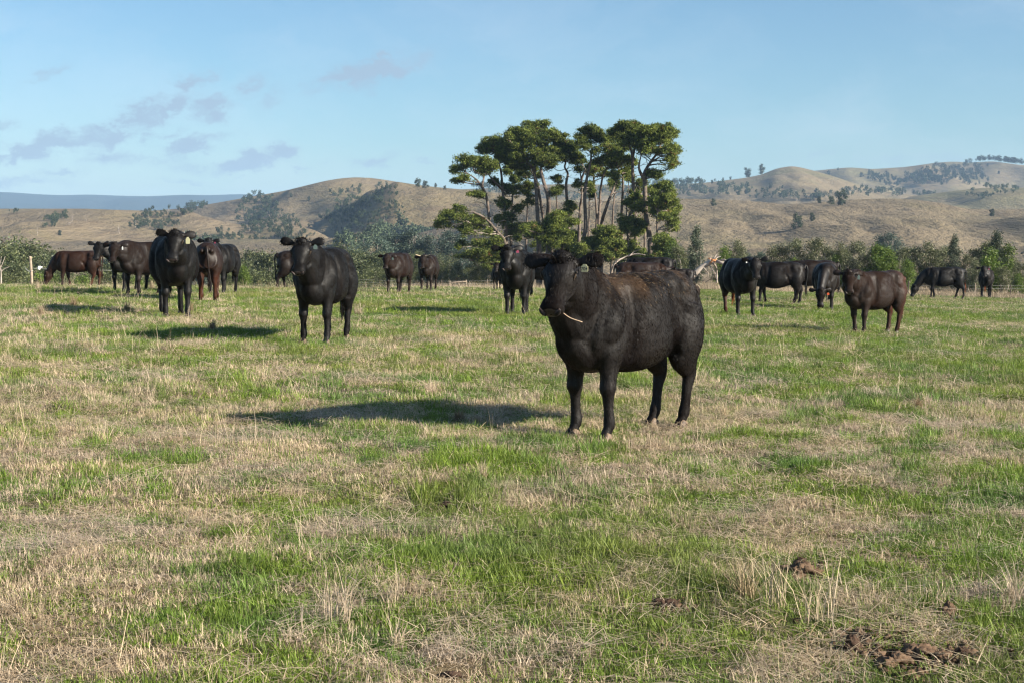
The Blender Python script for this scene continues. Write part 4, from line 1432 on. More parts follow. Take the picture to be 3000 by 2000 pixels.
# right hand row of young trees
valley_row("young_tree", SAPC, [
    (2037, 842, 662, 98, "tallest and narrowest, left of the fallen tree"), (2792, 850, 690, 92, "narrow pointed one right of the middle"),
    (2918, 852, 678, 88, "tallest at the right end of the row")], "slender sapling,")
valley_row("young_tree", SAP, [
    (1990, 842, 720, 100, "at the pines' right edge"), (2160, 845, 704, 96, "broad, above the fallen tree"), (2270, 846, 716, 94, "dark, above the cows seen in profile"),
    (2325, 846, 700, 94, "with a pale forked trunk above the cows in profile"), (2398, 846, 698, 93, "rounded, above the downhill cow pair"), (2375, 846, 745, 96, "low between two rounded crowns"),
    (2470, 848, 712, 90, "wide, left of the brown cow's head"), (2510, 848, 706, 92, "above the brown cow's head"), (2555, 848, 725, 90, "above the brown cow's back"),
    (2630, 848, 725, 91, "above the brown cow's rump"), (2670, 848, 722, 93, "right behind the brown cow's rump"), (2725, 850, 710, 92, "broad crowned above the far right grazing cow"),
    (2765, 850, 720, 94, "directly above the grazing cow's back"), (2835, 850, 745, 90, "olive toned over the grazing cow's rump"), (2870, 850, 716, 93, "dark between two taller ones near the right end"),
    (2905, 852, 706, 92, "pale, behind the farthest right cow"), (2860, 852, 765, 86, "low in front of the right end"), (2990, 852, 765, 84, "cut by the right edge of the picture"),
    (2940, 852, 780, 86, "bluish and low right of the farthest right cow"), (2250, 846, 760, 95, "low and grey behind the black cow in profile"), (2435, 847, 730, 97, "filling the gap left of the widest one"),
    (2595, 848, 735, 96, "grey, between the bright green pair and the brown cow")],
    "bushy sapling,")
valley_row("wattle_tree", WATTLE, [
    (2125, 846, 722, 95, "left of the cow with orange tail hair"), (2575, 848, 716, 89, "above the brown cow's back"), (2600, 848, 726, 89, "second of the bright pair above the brown cow"),
    (2660, 848, 760, 88, "low beside the brown cow's rump"), (2895, 852, 728, 87, "just left of the farthest right cow's head"), (2945, 852, 716, 88, "near the right end beside the tallest sapling"),
    (2448, 848, 745, 90, "small, left of the brown cow's head"), (2985, 852, 800, 82, "low at the right edge"), (2330, 846, 755, 92, "low between the rounded saplings"), (1975, 842, 700, 110, "against the right side of the pine grove"),
    (2010, 842, 760, 104, "at the foot of the tallest narrow sapling")],
    "bright green wattle,")

# ------------------------------------------------------------------ the pine grove
PZ = 0.34


def gu(u):
    return 1250 + PZ * u


def gv(v):
    return 340 + PZ * v


def pine(label, depth, trunks, pads, seed, r0=.26, dead=8, lean_lab=None, density=1.0, limb_r=.07, pale=False):
    """trunks: list of polylines in grove units; pads: (u, v, ru, rv[, trunk index])"""
    r = np.random.default_rng(seed)
    base = at(gu(trunks[0][0][0]), gv(trunks[0][0][1]), depth)
    zt = tz(base.x, base.y)
    root = thing("pine_tree", label, 'tree', 'grove of tall pines behind the herd', (base.x, base.y, zt))
    B = np.array([base.x, base.y, zt])
    tparts, paths = [], []
    for ti, tr in enumerate(trunks):
        pts = []
        y = depth
        for i, (u, v) in enumerate(tr):
            y2 = depth + (r.normal(0, .35) if i else 0)
            p = np.array(at(gu(u), gv(v), y2)) - B
            if i == 0 and ti == 0:
                p = np.array([0, 0, -.4])
            pts.append(p)
        if ti > 0:       # spring from the nearest point of the main stem
            q = paths[0]
            j = int(np.argmin(np.abs(q[:, 2] - pts[0][2])))
            if np.linalg.norm(q[j] - pts[0]) < 3.5:
                pts[0] = q[j]
        n_ = len(pts)
        rr0 = .86 * r0 if ti == 0 else r0 * .55
        rows = []
        for i, p in enumerate(pts):
            k = 1 - i / (n_ - 1) * .78
            rows.append((*p, rr0 * k, rr0 * k))
        rows[0] = (*pts[0], rr0 * (1.25 if ti == 0 else 1), rr0 * (1.25 if ti == 0 else 1))
        if ti == 0:
            paths.append(catmull(np.array(rows)[:, :3], 6))
        else:
            paths.append(catmull(np.array(rows)[:, :3], 6))
        tparts.append(tube(rows, (0, 1, 0), 6, 9))
    V, Fc = merge(tparts)
    link("trunk", mesh_from("trunk", V, Fc, smooth=True, mat=M_BARK_P), root)
    lparts, cpts, ccol = [], [], []
    allp = np.vstack(paths)
    more = []
    for (u, v, ru, rv) in pads:
        for _ in range(2):
            if r.random() < .46:
                more.append((u + r.uniform(-1.05, 1.05) * ru, v + r.uniform(-.9, 1.3) * rv, ru * r.uniform(.3, .5), rv * r.uniform(.4, .7)))
    for (u, v, ru, rv) in list(pads) + more:
        yy = depth + r.normal(0, .9)
        c = np.array(at(gu(u), gv(v), yy)) - B
        k = PZ * depth / F
        RX, RZ = ru * k * .86, rv * k * .84
        RY = RX * r.uniform(.75, 1.05)
        # limb from a lower point of the stem
        d = np.linalg.norm((allp - c) * np.array([1, 1, 1.0]), axis=1) + np.where(allp[:, 2] > c[2] - .2, 3.0, 0)
        s0 = allp[int(np.argmin(d))]
        lr = min(limb_r, .03 + .02 * np.linalg.norm(s0 - c))
        rows = branch(s0, c + np.array([0, 0, -RZ * .35]), lr, .022, r, .07, 5)
        lparts.append(path_tube(rows, 6))
        for q_ in (3, 4):
            if r.random() < .8:
                tone = r.random()
                g = np.array([0.034, 0.056, 0.015]) * (1 - tone) + np.array([0.12, 0.15, 0.028]) * tone
                cpts.append(np.array(rows[q_][:3]) + r.normal(0, 1, (60, 3)) * np.array([.26, .26, .14]))
                ccol.append(np.repeat(g[None], 60, 0))
        for q in range(3):
            a = r.uniform(0, 6.28)
            e = c + np.array([math.cos(a) * RX * .75, math.sin(a) * RY * .75, r.uniform(-.2, .3) * RZ])
            m_ = np.array(rows[3][:3])
            lparts.append(path_tube(branch(m_, e, .025, .010, r, .09, 3), 4))
        # foliage: sprays of needles on a flattened, ragged cushion
        ns = int(density * 10.5 * (ru * rv) ** .5 / 12) + 8
        nc = 8 + int(ru / 8)
        a = r.uniform(0, 2 * math.pi, nc)
        q = np.sqrt(r.random(nc)) * r.uniform(.55, 1.25, nc)
        kx, ky = np.cos(a) * q * RX, np.sin(a) * q * RY
        kz = (.5 - np.clip(q, 0, 1.1) ** 2) * RZ * .9 + r.normal(0, RZ * .62, nc)
        kr = r.uniform(.10, .26, nc) * RX + .05
        pk = r.integers(0, nc, ns)
        sx = kx[pk] + r.normal(0, 1, ns) * kr[pk] * .75
        sy = ky[pk] + r.normal(0, 1, ns) * kr[pk] * .75
        sz = kz[pk] + np.abs(r.normal(0, 1, ns)) * kr[pk] * .35 + .03
        for X_, Y_, Z_ in zip(sx, sy, sz):
            m_ = 34
            cc = c + np.array([X_, Y_, Z_])
            cpts.append(cc + r.normal(0, 1, (m_, 3)) * np.array([.135, .135, .09]) * r.uniform(.5, 1.4))
            tone = r.random()
            g = np.array([0.058, 0.086, 0.022]) * (1 - tone) + np.array([0.185, 0.215, 0.042]) * tone
            if r.random() < .015:
                g = np.array([0.16, 0.07, 0.03])
            ccol.append(np.repeat(g[None], m_, 0))
    for _ in range(dead):     # bare dead side branches
        j = int(r.uniform(.15, .8) * len(allp))
        s0 = allp[j]
        a = r.uniform(0, 6.28)
        L = r.uniform(.6, 1.7)
        e = s0 + np.array([math.cos(a) * L, math.sin(a) * L * .6, r.uniform(-.1, .7) * L])
        rows = branch(s0, e, .035, .010, r, .12, 4)
        lparts.append(path_tube(rows, 5))
        lparts.append(path_tube(branch(rows[2][:3], e + r.normal(0, .3, 3), .018, .007, r, .1, 3), 4))
    V, Fc = merge(lparts)
    link("limb", mesh_from("limb", V, Fc, smooth=True, mat=M_BARK_D if pale else M_BARK_P), root, kind='stuff')
    pts = np.vstack(cpts)
    V, Fc, Cc = leaves(pts, .066, r, np.vstack(ccol), elong=3.0)
    link("crown", mesh_from("crown", V, Fc, cols=Cc, mat=M_PINE), root)
    return root


pine("pine at the left edge of the grove with flat dark plates of foliage", 128, [[(578, 1330), (560, 1080), (545, 950), (520, 720), (482, 600), (490, 520), (410, 480)], [(510, 680), (440, 560), (330, 480)]],
     [(310, 395, 95, 38), (400, 400, 90, 40), (480, 400, 70, 40), (270, 455, 60, 22), (330, 545, 80, 24), (260, 560, 45, 20), (420, 680, 100, 20), (470, 470, 70, 30), (540, 420, 60, 40)], 1, .24)
pine("leaning pine throwing a long low limb far to the left of the grove", 126, [[(700, 1330), (680, 1120), (610, 1000), (500, 880), (400, 830), (310, 800)], [(600, 1000), (520, 950), (400, 930)]],
     [(190, 855, 75, 34), (300, 870, 70, 26), (260, 800, 50, 30), (140, 910, 70, 32), (400, 900, 60, 22), (450, 950, 80, 36), (360, 1000, 70, 34), (310, 980, 50, 24), (520, 1000, 60, 24), (440, 890, 60, 20), (310, 1110, 40, 22)], 2, .22, 5, limb_r=.06, pale=True)
pine("pine with a broad round crown, second tall one from the grove's left", 132, [[(690, 1330), (684, 1100), (678, 900), (655, 640), (640, 480), (600, 350), (560, 270)], [(655, 640), (560, 540), (500, 450)]],
     [(600, 215, 90, 40), (520, 260, 90, 50), (600, 290, 120, 50), (690, 240, 80, 40), (480, 300, 60, 34), (620, 370, 100, 40), (720, 300, 70, 40), (700, 640, 70, 34), (650, 760, 60, 30), (780, 610, 70, 30), (720, 870, 70, 34), (640, 900, 60, 26),
      (800, 800, 50, 26), (580, 560, 40, 20)], 3, .24, 6)
pine("slim pine close behind the broad crowned one", 138, [[(722, 1330), (728, 1000), (733, 800), (745, 600), (728, 470), (700, 370)]],
     [(700, 400, 70, 34), (750, 440, 70, 30), (690, 470, 50, 24), (770, 540, 50, 20), (720, 350, 60, 30)], 4, .19, 4)
pine("tallest pine left of centre with a high layered dome crown", 130, [[(972, 1330), (968, 1100), (958, 900), (945, 650), (930, 480), (938, 350), (930, 170)], [(935, 480), (870, 380), (820, 300)], [(940, 400), (1000, 300), (1040, 240)]],
     [(900, 95, 110, 36), (960, 90, 80, 30), (800, 130, 80, 30), (740, 155, 60, 26), (880, 160, 150, 44), (1000, 150, 100, 36), (1070, 180, 60, 28), (830, 215, 120, 40), (950, 225, 130, 40), (880, 290, 150, 46), (780, 300, 80, 40), (1010, 290, 110, 40),
      (830, 360, 110, 30), (940, 350, 90, 26), (760, 350, 50, 26)], 5, .30, 7)
pine("thick pine whose trunk leans left, beside the dome crowned one", 126, [[(1055, 1340), (1052, 1100), (1045, 900), (1050, 720), (1012, 580), (985, 450), (1040, 380), (1080, 340)]],
     [(1080, 320, 90, 40), (1030, 350, 70, 30), (1120, 370, 60, 24), (1080, 410, 70, 24), (960, 400, 60, 22), (1100, 660, 40, 18)], 6, .34, 7)
pine("pine between two thick trunks, crown merging into the dome", 134, [[(1100, 1330), (1060, 1100), (1010, 900), (975, 700), (950, 560), (880, 450)]],
     [(870, 430, 80, 30), (800, 440, 70, 26), (960, 520, 50, 20), (850, 500, 60, 20), (890, 600, 60, 26), (830, 660, 70, 30), (880, 740, 60, 26)], 7, .27, 6)
pine("solitary curving pine with a small ragged crown near the grove's middle", 130, [[(1232, 1330), (1225, 1100), (1215, 800), (1202, 600), (1216, 500), (1190, 440), (1205, 370), (1190, 270)]],
     [(1180, 205, 70, 28), (1140, 230, 50, 28), (1230, 250, 80, 28), (1270, 270, 60, 24), (1130, 290, 70, 36), (1200, 310, 70, 30), (1270, 340, 50, 22), (1160, 360, 50, 22), (1250, 780, 60, 26), (1200, 830, 50, 20)], 8, .22, 7)
pine("forked sparse pine with a bare middle, centre of the grove", 133, [[(1305, 1330), (1312, 1100), (1322, 800), (1335, 700), (1330, 530), (1300, 420)], [(1330, 560), (1360, 480), (1400, 430)]],
     [(1300, 360, 60, 30), (1340, 400, 50, 26), (1270, 390, 50, 22), (1300, 460, 40, 18), (1300, 590, 46, 30), (1400, 600, 50, 30), (1410, 640, 36, 20), (1440, 460, 40, 20)], 9, .22, 8, pale=True)
pine("high thin pine with a small tuft crown, middle of the grove's right half", 127, [[(1330, 1330), (1345, 1130), (1370, 950), (1362, 700), (1380, 540), (1412, 400), (1420, 280), (1415, 170)]],
     [(1410, 115, 70, 26), (1460, 130, 60, 26), (1360, 140, 50, 22), (1320, 190, 50, 26), (1420, 175, 80, 26), (1490, 160, 40, 20), (1480, 210, 46, 20), (1350, 230, 50, 22), (1380, 270, 46, 20), (1460, 300, 36, 18)], 10, .26, 7)
pine("thin pine with sparse plates, right of the small tuft crown", 136, [[(1450, 1330), (1455, 1100), (1465, 850), (1440, 560), (1430, 450), (1440, 380)]],
     [(1480, 400, 60, 22), (1430, 420, 50, 20), (1500, 450, 40, 18), (1400, 500, 40, 18), (1540, 500, 36, 16)], 11, .19, 5, pale=True)
pine("bent pine crossing its neighbours in the right half of the grove", 130, [[(1490, 1330), (1480, 1050), (1490, 800), (1498, 640), (1520, 520), (1560, 440), (1590, 420)]],
     [(1560, 370, 60, 26), (1600, 330, 60, 30), (1510, 380, 50, 20), (1590, 420, 40, 16)], 12, .20, 6, pale=True)
pine("pine leaning right from the low green thicket", 128, [[(1490, 1200), (1500, 1000), (1545, 800), (1610, 630), (1650, 500), (1655, 400)]],
     [(1640, 350, 100, 36), (1580, 380, 60, 26), (1700, 370, 80, 34), (1650, 420, 90, 26), (1620, 510, 56, 22), (1700, 500, 56, 24), (1740, 470, 40, 20), (1760, 400, 50, 24)], 13, .24, 6)
pine("straight pine in the middle of the right half with a wide flat crown", 134, [[(1690, 1330), (1686, 1100), (1680, 850), (1692, 600), (1678, 420), (1660, 300)]],
     [(1620, 180, 100, 34), (1560, 220, 80, 34), (1660, 230, 110, 36), (1540, 270, 60, 28), (1620, 280, 80, 30), (1700, 290, 70, 30), (1600, 140, 60, 26)], 14, .23, 6)
pine("tall straight pine with the highest crown of the right half", 126, [[(1808, 1330), (1806, 1150), (1790, 800), (1776, 500), (1770, 330), (1722, 200), (1700, 110)], [(1770, 350), (1800, 260), (1830, 200)]],
     [(1700, 80, 90, 26), (1660, 100, 60, 24), (1770, 85, 60, 24), (1740, 120, 110, 30), (1640, 150, 90, 30), (1790, 160, 80, 32), (1700, 180, 110, 30), (1830, 200, 60, 30), (1760, 230, 80, 28)], 15, .27, 6)
pine("big leaning pine at the grove's right with a wide flat topped crown", 124, [[(1945, 1340), (1925, 1080), (1890, 850), (1880, 560), (1878, 490), (1930, 400), (1985, 320), (2040, 190)], [(1880, 560), (1830, 450), (1850, 330)]],
     [(1990, 115, 110, 30), (2090, 130, 80, 30), (1900, 130, 80, 30), (1950, 160, 130, 34), (2060, 180, 100, 32), (2120, 170, 50, 34), (1880, 190, 80, 30), (1990, 220, 80, 26), (1900, 240, 70, 28), (2090, 270, 60, 30), (2140, 300, 46, 34),
      (2120, 350, 40, 26), (2140, 400, 34, 30), (2040, 300, 60, 22), (1850, 260, 50, 26), (1920, 300, 60, 22), (1930, 500, 50, 24), (2000, 510, 50, 18), (1860, 300, 50, 20)], 16, .31, 8)
pine("thin bare trunked pine between the two right hand giants", 132, [[(1882, 1330), (1880, 1100), (1870, 900), (1850, 700), (1830, 600)]], [(1850, 570, 50, 24), (1900, 640, 50, 26), (1790, 640, 40, 20), (1880, 720, 44, 22), (1780, 740, 40, 22)], 17, .17, 7, pale=True)
pine("pale dead topped pine with drooping right hand foliage, last of the grove", 122, [[(1985, 1340), (1985, 1100), (1990, 780), (2010, 640)]],
     [(2030, 600, 60, 34), (1980, 640, 60, 30), (2080, 650, 60, 36), (2020, 700, 90, 40), (2110, 730, 60, 36), (1970, 740, 60, 34), (2060, 770, 90, 40), (2140, 800, 56, 34), (2100, 850, 60, 36), (2130, 910, 44, 34), (1960, 820, 56, 30),
      (2130, 970, 34, 36), (2050, 860, 50, 26)], 18, .16, 5, pale=True)
for i_, (pts_, pads_, lab_, dz_) in enumerate([
        ([(1140, 1330), (1135, 1000), (1120, 700), (1125, 560)], [(1120, 540, 40, 20), (1150, 620, 30, 16)], "bare slim pole pine between the thick left trunk and the solitary curving pine", 137),
        ([(1400, 1330), (1395, 1000), (1402, 780), (1392, 620)], [(1390, 600, 36, 20), (1420, 680, 26, 16)], "bare slim pole pine beside the high thin pine", 139),
        ([(1590, 1330), (1600, 1000), (1608, 800), (1626, 620), (1622, 520)], [(1600, 560, 36, 18), (1640, 600, 30, 16)], "slim straight pole pine behind the right leaning trunk", 138),
        ([(850, 1330), (860, 1000), (870, 760), (866, 560)], [(860, 520, 44, 20), (880, 620, 30, 16)], "slim pole pine left of the dome crowned pine", 139),
        ([(1745, 1330), (1742, 1000), (1748, 760), (1738, 560)], [(1740, 540, 36, 18)], "slim pole pine between the two flat topped crowns", 138)]):
    pine(lab_, dz_, [pts_], pads_, 40 + i_, .16, 9, pale=True)
# low green pines of the understorey
pine("low dark spreading pine at the grove's left foot", 120, [[(600, 1380), (600, 1250), (570, 1120)]],
     [(520, 1110, 100, 34), (620, 1140, 100, 34), (440, 1190, 110, 30), (560, 1190, 120, 34), (340, 1210, 80, 20), (480, 1240, 90, 26), (620, 1230, 90, 34), (560, 1300, 80, 34), (600, 1080, 60, 24)], 19, .26, 2, density=1.3)
pine("bushy green pine low at the centre left of the grove", 122, [[(1075, 1380), (1080, 1150), (1085, 950)]],
     [(1080, 900, 70, 34), (1140, 940, 80, 40), (1060, 980, 80, 40), (1160, 1010, 80, 44), (1090, 1060, 90, 44), (1190, 1080, 70, 44), (1010, 1060, 50, 30), (1120, 1130, 100, 44), (1240, 930, 70, 26), (1150, 850, 50, 22), (900, 960, 60, 30), (880, 1010, 50, 24), (960, 980, 50, 24)], 20, .2, 3, density=1.5)
pine("bushy green pine low in the middle of the grove's right half", 121, [[(1500, 1380), (1510, 1200), (1520, 1010)]],
     [(1500, 1010, 80, 40), (1570, 1010, 80, 44), (1440, 1070, 90, 44), (1530, 1080, 90, 44), (1620, 1060, 70, 44), (1400, 1130, 80, 40), (1500, 1150, 110, 44), (1610, 1130, 90, 44), (1440, 1200, 90, 40), (1560, 1210, 100, 44), (1660, 1190, 80, 40), (1320, 1150, 60, 36),
      (1350, 1210, 70, 36)], 21, .2, 2, density=1.6)
pine("bushy green pine low between the right hand trunks", 125, [[(1740, 1380), (1735, 1100), (1720, 900)]],
     [(1700, 900, 50, 40), (1720, 950, 60, 40), (1780, 920, 60, 36), (1800, 1000, 50, 30), (1760, 740, 50, 26), (1830, 790, 60, 30), (1800, 700, 40, 22), (1760, 1120, 80, 44), (1700, 1150, 80, 44), (1780, 1200, 90, 44), (1860, 940, 40, 24), (1850, 1200, 70, 40)], 22, .16, 4, density=1.5)
pine("bushy green pine at the grove's right foot", 118, [[(2040, 1400), (2045, 1250), (2050, 1060)]],
     [(2030, 1060, 60, 40), (2080, 1110, 70, 44), (2010, 1130, 60, 40), (2060, 1180, 90, 44), (2120, 1200, 60, 40), (1990, 1210, 60, 40), (2070, 1250, 100, 44), (2150, 1270, 60, 36), (1980, 1280, 70, 40)], 23, .16, 1, density=1.5)
pine("half hidden green pine behind the nearest cow's ear", 136, [[(1290, 1380), (1290, 1200), (1285, 1050)]],
     [(1280, 1040, 60, 34), (1240, 1100, 80, 40), (1330, 1110, 70, 40), (1270, 1180, 100, 44), (1200, 1180, 70, 40), (960, 1100, 70, 34), (1000, 1150, 60, 34), (820, 960, 60, 24), (760, 1000, 60, 30), (700, 960, 50, 26), (780, 1060, 40, 20)], 24, .16, 3, density=1.4)

# ------------------------------------------------------------------ fallen trees, fences, posts
def fallen_tree():
    r = np.random.default_rng(5)
    depth = 92
    g = ground_at(2030, 842)
    P = lambda u, v, d=0: np.array(at(u, v, depth + d))
    base = Vector(P(2028, 838))
    root = thing("fallen_tree", "snapped pale dead tree leaning to the ground right of the nearest cow, its break orange", 'dead tree', None, base)
    B = np.array(base)
    k = depth / F
    main_ = [(2026, 812, 10), (2044, 795, 9), (2062, 780, 8), (2082, 769, 7.5), (2100, 764, 7)]
    rows = [(*(P(u, v) - B), w * k, w * k) for u, v, w in main_]
    v_, f_ = tube(rows, (0, 1, 0), 4, 9)
    link("trunk", mesh_from("trunk", v_, f_, smooth=True, mat=M_BARK_W), root)
    segs = [[(2100, 766, 5), (2118, 771, 4.6), (2145, 769, 4), (2165, 760, 2)], [(2104, 766, 4), (2122, 762, 3), (2140, 772, 2)], [(2088, 770, 3.4), (2098, 784, 3), (2100, 805, 2.6), (2101, 830, 2)],
            [(2096, 800, 1.6), (2086, 815, 1.2), (2066, 828, .9)], [(2076, 776, 1.5), (2092, 798, 1.2), (2098, 818, .9)], [(2062, 785, 1.5), (2076, 806, 1.2), (2058, 826, .9)],
            [(2092, 758, 1.6), (2100, 745, 1.3), (2103, 737, .8)], [(2096, 760, 1.2), (2104, 754, 1), (2112, 752, .7)], [(2080, 764, 1), (2084, 750, .8)], [(2050, 800, 1), (2068, 818, .8), (2084, 830, .6)]]
    for s_ in segs:
        rows = [(*(P(u, v, r.normal(0, .5)) - B), w * k, w * k) for u, v, w in s_]
        v_, f_ = tube(rows, (0, 1, 0), 3, 6)
        link("branch", mesh_from("branch", v_, f_, smooth=True, mat=M_BARK_D), root)
    for s_ in ([(2096, 766, 5), (2086, 762, 3.5), (2074, 756, .8)], [(2100, 762, 4), (2092, 764, 4), (2078, 772, 1.5)]):
        rows = [(*(P(u, v, -.25) - B), w * k, w * k * .7) for u, v, w in s_]
        v_, f_ = tube(rows, (0, 1, 0), 2, 6)
        link("splintered_wood", mesh_from("splintered_wood", v_, f_, mat=M_SPLIT), root)


fallen_tree()


def bare_branch():
    r = np.random.default_rng(9)
    depth = 108
    P = lambda u, v, d=0: np.array(at(u, v, depth + d))
    base = Vector(P(1790, 800))
    root = thing("fallen_branch", "grey arching dead limb in front of the pines, above the reddish backed cow", 'dead branch', None, base)
    B = np.array(base)
    k = depth / F
    for s_ in ([(1802, 835, 3), (1790, 805, 2.8), (1800, 775, 2.6), (1822, 758, 2.4), (1860, 745, 2.2), (1890, 748, 1.6)], [(1800, 775, 1.4), (1806, 790, 1), (1804, 800, .8)],
               [(1822, 758, 1.4), (1808, 765, 1.2), (1798, 790, .9)], [(1845, 750, 1.3), (1858, 738, 1), (1880, 730, .7)], [(1792, 800, 1.2), (1772, 808, .9), (1755, 812, .7)]):
        rows = [(*(P(u, v, r.normal(0, .3)) - B), w * k, w * k) for u, v, w in s_]
        v_, f_ = tube(rows, (0, 1, 0), 3, 6)
        link("branch", mesh_from("branch", v_, f_, smooth=True, mat=M_BARK_D), root)
    


bare_branch()


def white_tree():
    depth = 70
    P = lambda u, v, d=0: np.array(at(u, v, depth + d))
    base = Vector(P(3, 846))
    root = thing("dead_tree", "slender white barked bare tree at the very left edge beside the tall post", 'dead tree', None, base)
    B = np.array(base)
    k = depth / F
    for nm, s_ in (("trunk", [(3, 850, 2.6), (3, 815, 2.2), (2, 790, 1.8), (-4, 770, 1.2)]), ("branch", [(3, 798, 1.5), (10, 790, 1.3), (27, 782, .6)]), ("branch", [(2, 785, 1.2), (10, 765, .9), (15, 752, .5)]), ("branch", [(0, 775, 1), (4, 752, .5)])):
        rows = [(*(P(u, v) - B), w * k, w * k) for u, v, w in s_]
        v_, f_ = tube(rows, (0, 1, 0), 3, 7)
        link(nm, mesh_from(nm, v_, f_, smooth=True, mat=M_BARK_W), root)


white_tree()


def post(u, vtop, vbase, depth, wpx, label, mat, cat='post', group=None, lean=0):
    b = at(u, vbase, depth)
    zt = tz(b.x, b.y)
    t_ = at(u, vtop, depth)
    k = depth / F
    w = wpx * k / 2
    h = t_.z - zt
    rows = [(0, 0, -.3, w, w), (0, 0, h * .5, w * .97, w * .97), (lean, 0, h - .01, w * .94, w * .94), (lean, 0, h, w * .8, w * .8)]
    v, f_ = tube(rows, (0, 1, 0), 2, 10)
    o = link("fence_post", mesh_from("fence_post", v, f_, mat=mat), None, label, cat, group, loc=(b.x, b.y, zt))
    return o, h


def wire(name, pts, rad, label, mat=None):
    rows = [(*p, rad, rad) for p in pts]
    v, f_ = tube(rows, (0, .2, 1), 2, 5)
    link(name, mesh_from(name, v, f_, mat=mat or M_WIRE), None, label, 'wire')


post(93, 754, 846, 58, 8.5, "tall pale round wooden fence post at the field edge on the left", M_POST, lean=-.03)
wire("tie_wire", [at(74, 785, 57.9), at(80, 793, 57.8), at(90, 796, 57.8), at(96, 793, 57.9)], .012, "loop of wire tied round the tall left post")
wire("fence_wire", [at(96, 786, 58), at(140, 789, 58.5), at(300, 792, 60), at(420, 795, 62)], .004, "electric wire running right from the tall left post")
v, f_ = tube([(0, 0, -.05, .06, .05), (.0, 0, .05, .06, .05), (.14, 0, .05, .02, .02)], (0, 1, 0), 2, 8)
link("wire_insulator", mesh_from("wire_insulator", v, f_, mat=M_TAG_W), None, "white insulator on the wire beside the tall left post", 'insulator', loc=at(114, 787, 57.6))
FP = [(1128, 826, "low grey fence post left of the fluffy far cow", M_POST_D, 2.6), (1197, 828, "low grey fence post between the two far cows", M_POST_D, 2.4), (1072, 828, "thin stake left of the low grey fence posts", M_POST, 1.4),
      (1278, 824, "first pale rail post right of the horned far cow", M_POST, 3.6), (1318, 824, "second rail post, at the left end of the wooden rail", M_POST, 3.4), (1355, 823, "dark post under the wooden rail", M_POST_D, 3.6),
      (1366, 821, "pale post at the right end of the wooden rail", M_POST, 3.2), (1376, 824, "thin post just right of the wooden rail", M_POST, 1.4), (1428, 820, "white thin stake left of the first pine trunk", M_POST, 1.8),
      (1345, 830, "short thin stake between the rail posts", M_POST, 1.4)]
for (u, vt, lab, mt, w) in FP:
    post(u, vt, 848, 112, w, lab, mt)
rl = [at(1318, 829, 112), at(1342, 827, 112), at(1366, 825, 112)]
v, f_ = tube([(*p, .05, .05) for p in rl], (0, 0, 1), 2, 8)
link("fence_rail", mesh_from("fence_rail", v, f_, mat=M_POST), None, "pale wooden rail fixed between two posts right of the horned far cow", 'rail')
for vv, lab in ((823, "top wire of the fence behind the far cows"), (831, "middle wire of the fence behind the far cows"), (838, "lowest wire of the fence behind the far cows")):
    wire("fence_wire", [at(960, vv - 6, 112), at(1072, vv - 3, 112), at(1200, vv + 1, 112), at(1366, vv + 1, 112), at(1450, vv, 112), at(1560, vv, 113)], .0045, lab)
post(2661, 825, 856, 75, 4.6, "short dark post standing in the grass left of the far right grazing cow", M_POST_D)
post(2857, 832, 860, 76, 3.5, "short grey post between the far right grazing cow and the farthest cow", M_POST)
post(2930, 834, 860, 78, 2.5, "thin stake right of the farthest right cow", M_POST_D)
post(2960, 834, 860, 78, 2.5, "thin stake near the right edge of the picture", M_POST_D)
for vv, lab in ((838, "upper wire of the fence in front of the right hand saplings"), (846, "lower wire of the fence in front of the right hand saplings")):
    wire("fence_wire", [at(2560, vv - 4, 80), at(2661, vv - 2, 78), at(2760, vv, 78), at(2857, vv, 77), at(2960, vv, 78), at(3080, vv, 78)], .003, lab)

# ------------------------------------------------------------------ grass
M_GRASS = None


def grass_material(name, a, b_, c_, trans, yellow=(0.20, 0.20, 0.05)):
    m, t, b = new_mat(name)
    geo = t.node('ShaderNodeNewGeometry')
    oi = t.node('ShaderNodeObjectInfo')
    uv = t.node('ShaderNodeVertexColor', layer_name='tint')     # red: height along the blade
    sep = t.node('ShaderNodeSeparateColor')
    t.l.new(uv.outputs[0], sep.inputs[0])
    rnd = geo.outputs['Random Per Island']
    n1 = t.noise(geo.outputs['Position'], .9, 3, .6)
    n0 = t.noise(geo.outputs['Position'], .22, 2, .5)
    col = t.mix(rnd, a, b_)
    col = t.mix(t.ramp(n1, .38, .66), col, c_)
    col = t.mix(t.ramp(n0, .45, .70, 0, .6), col, yellow)
    k = t.ramp(oi.outputs['Random'], 0, 1, .72, 1.3)
    cc = t.node('ShaderNodeCombineXYZ')
    for i in range(3):
        t.put(cc.inputs[i], k)
    col = t.mix(1.0, col, cc.outputs[0], 'MULTIPLY')
    t.put(b.inputs['Base Color'], col)
    b.inputs['Roughness'].default_value = .55
    b.inputs['Specular IOR Level'].default_value = .3
    tr = t.node('ShaderNodeBsdfTranslucent')
    t.put(tr.inputs[0], col)
    mx = t.node('ShaderNodeMixShader')
    mx.inputs[0].default_value = trans
    t.l.new(b.outputs[0], mx.inputs[1])
    t.l.new(tr.outputs[0], mx.inputs[2])
    t.l.new(mx.outputs[0], t.n['Material Output'].inputs[0])
    return m


M_GREEN = grass_material("green_grass_blades", (0.100, 0.170, 0.014), (0.220, 0.290, 0.045), (0.105, 0.180, 0.040), .3)
M_DRY = grass_material("dry_grass_blades", (0.42, 0.315, 0.205), (0.66, 0.53, 0.37), (0.48, 0.385, 0.29), .2, (0.42, 0.35, 0.19))
M_DRYB = grass_material("brown_dry_grass", (0.22, 0.15, 0.09), (0.40, 0.29, 0.18), (0.30, 0.23, 0.15), .15, (0.32, 0.25, 0.14))


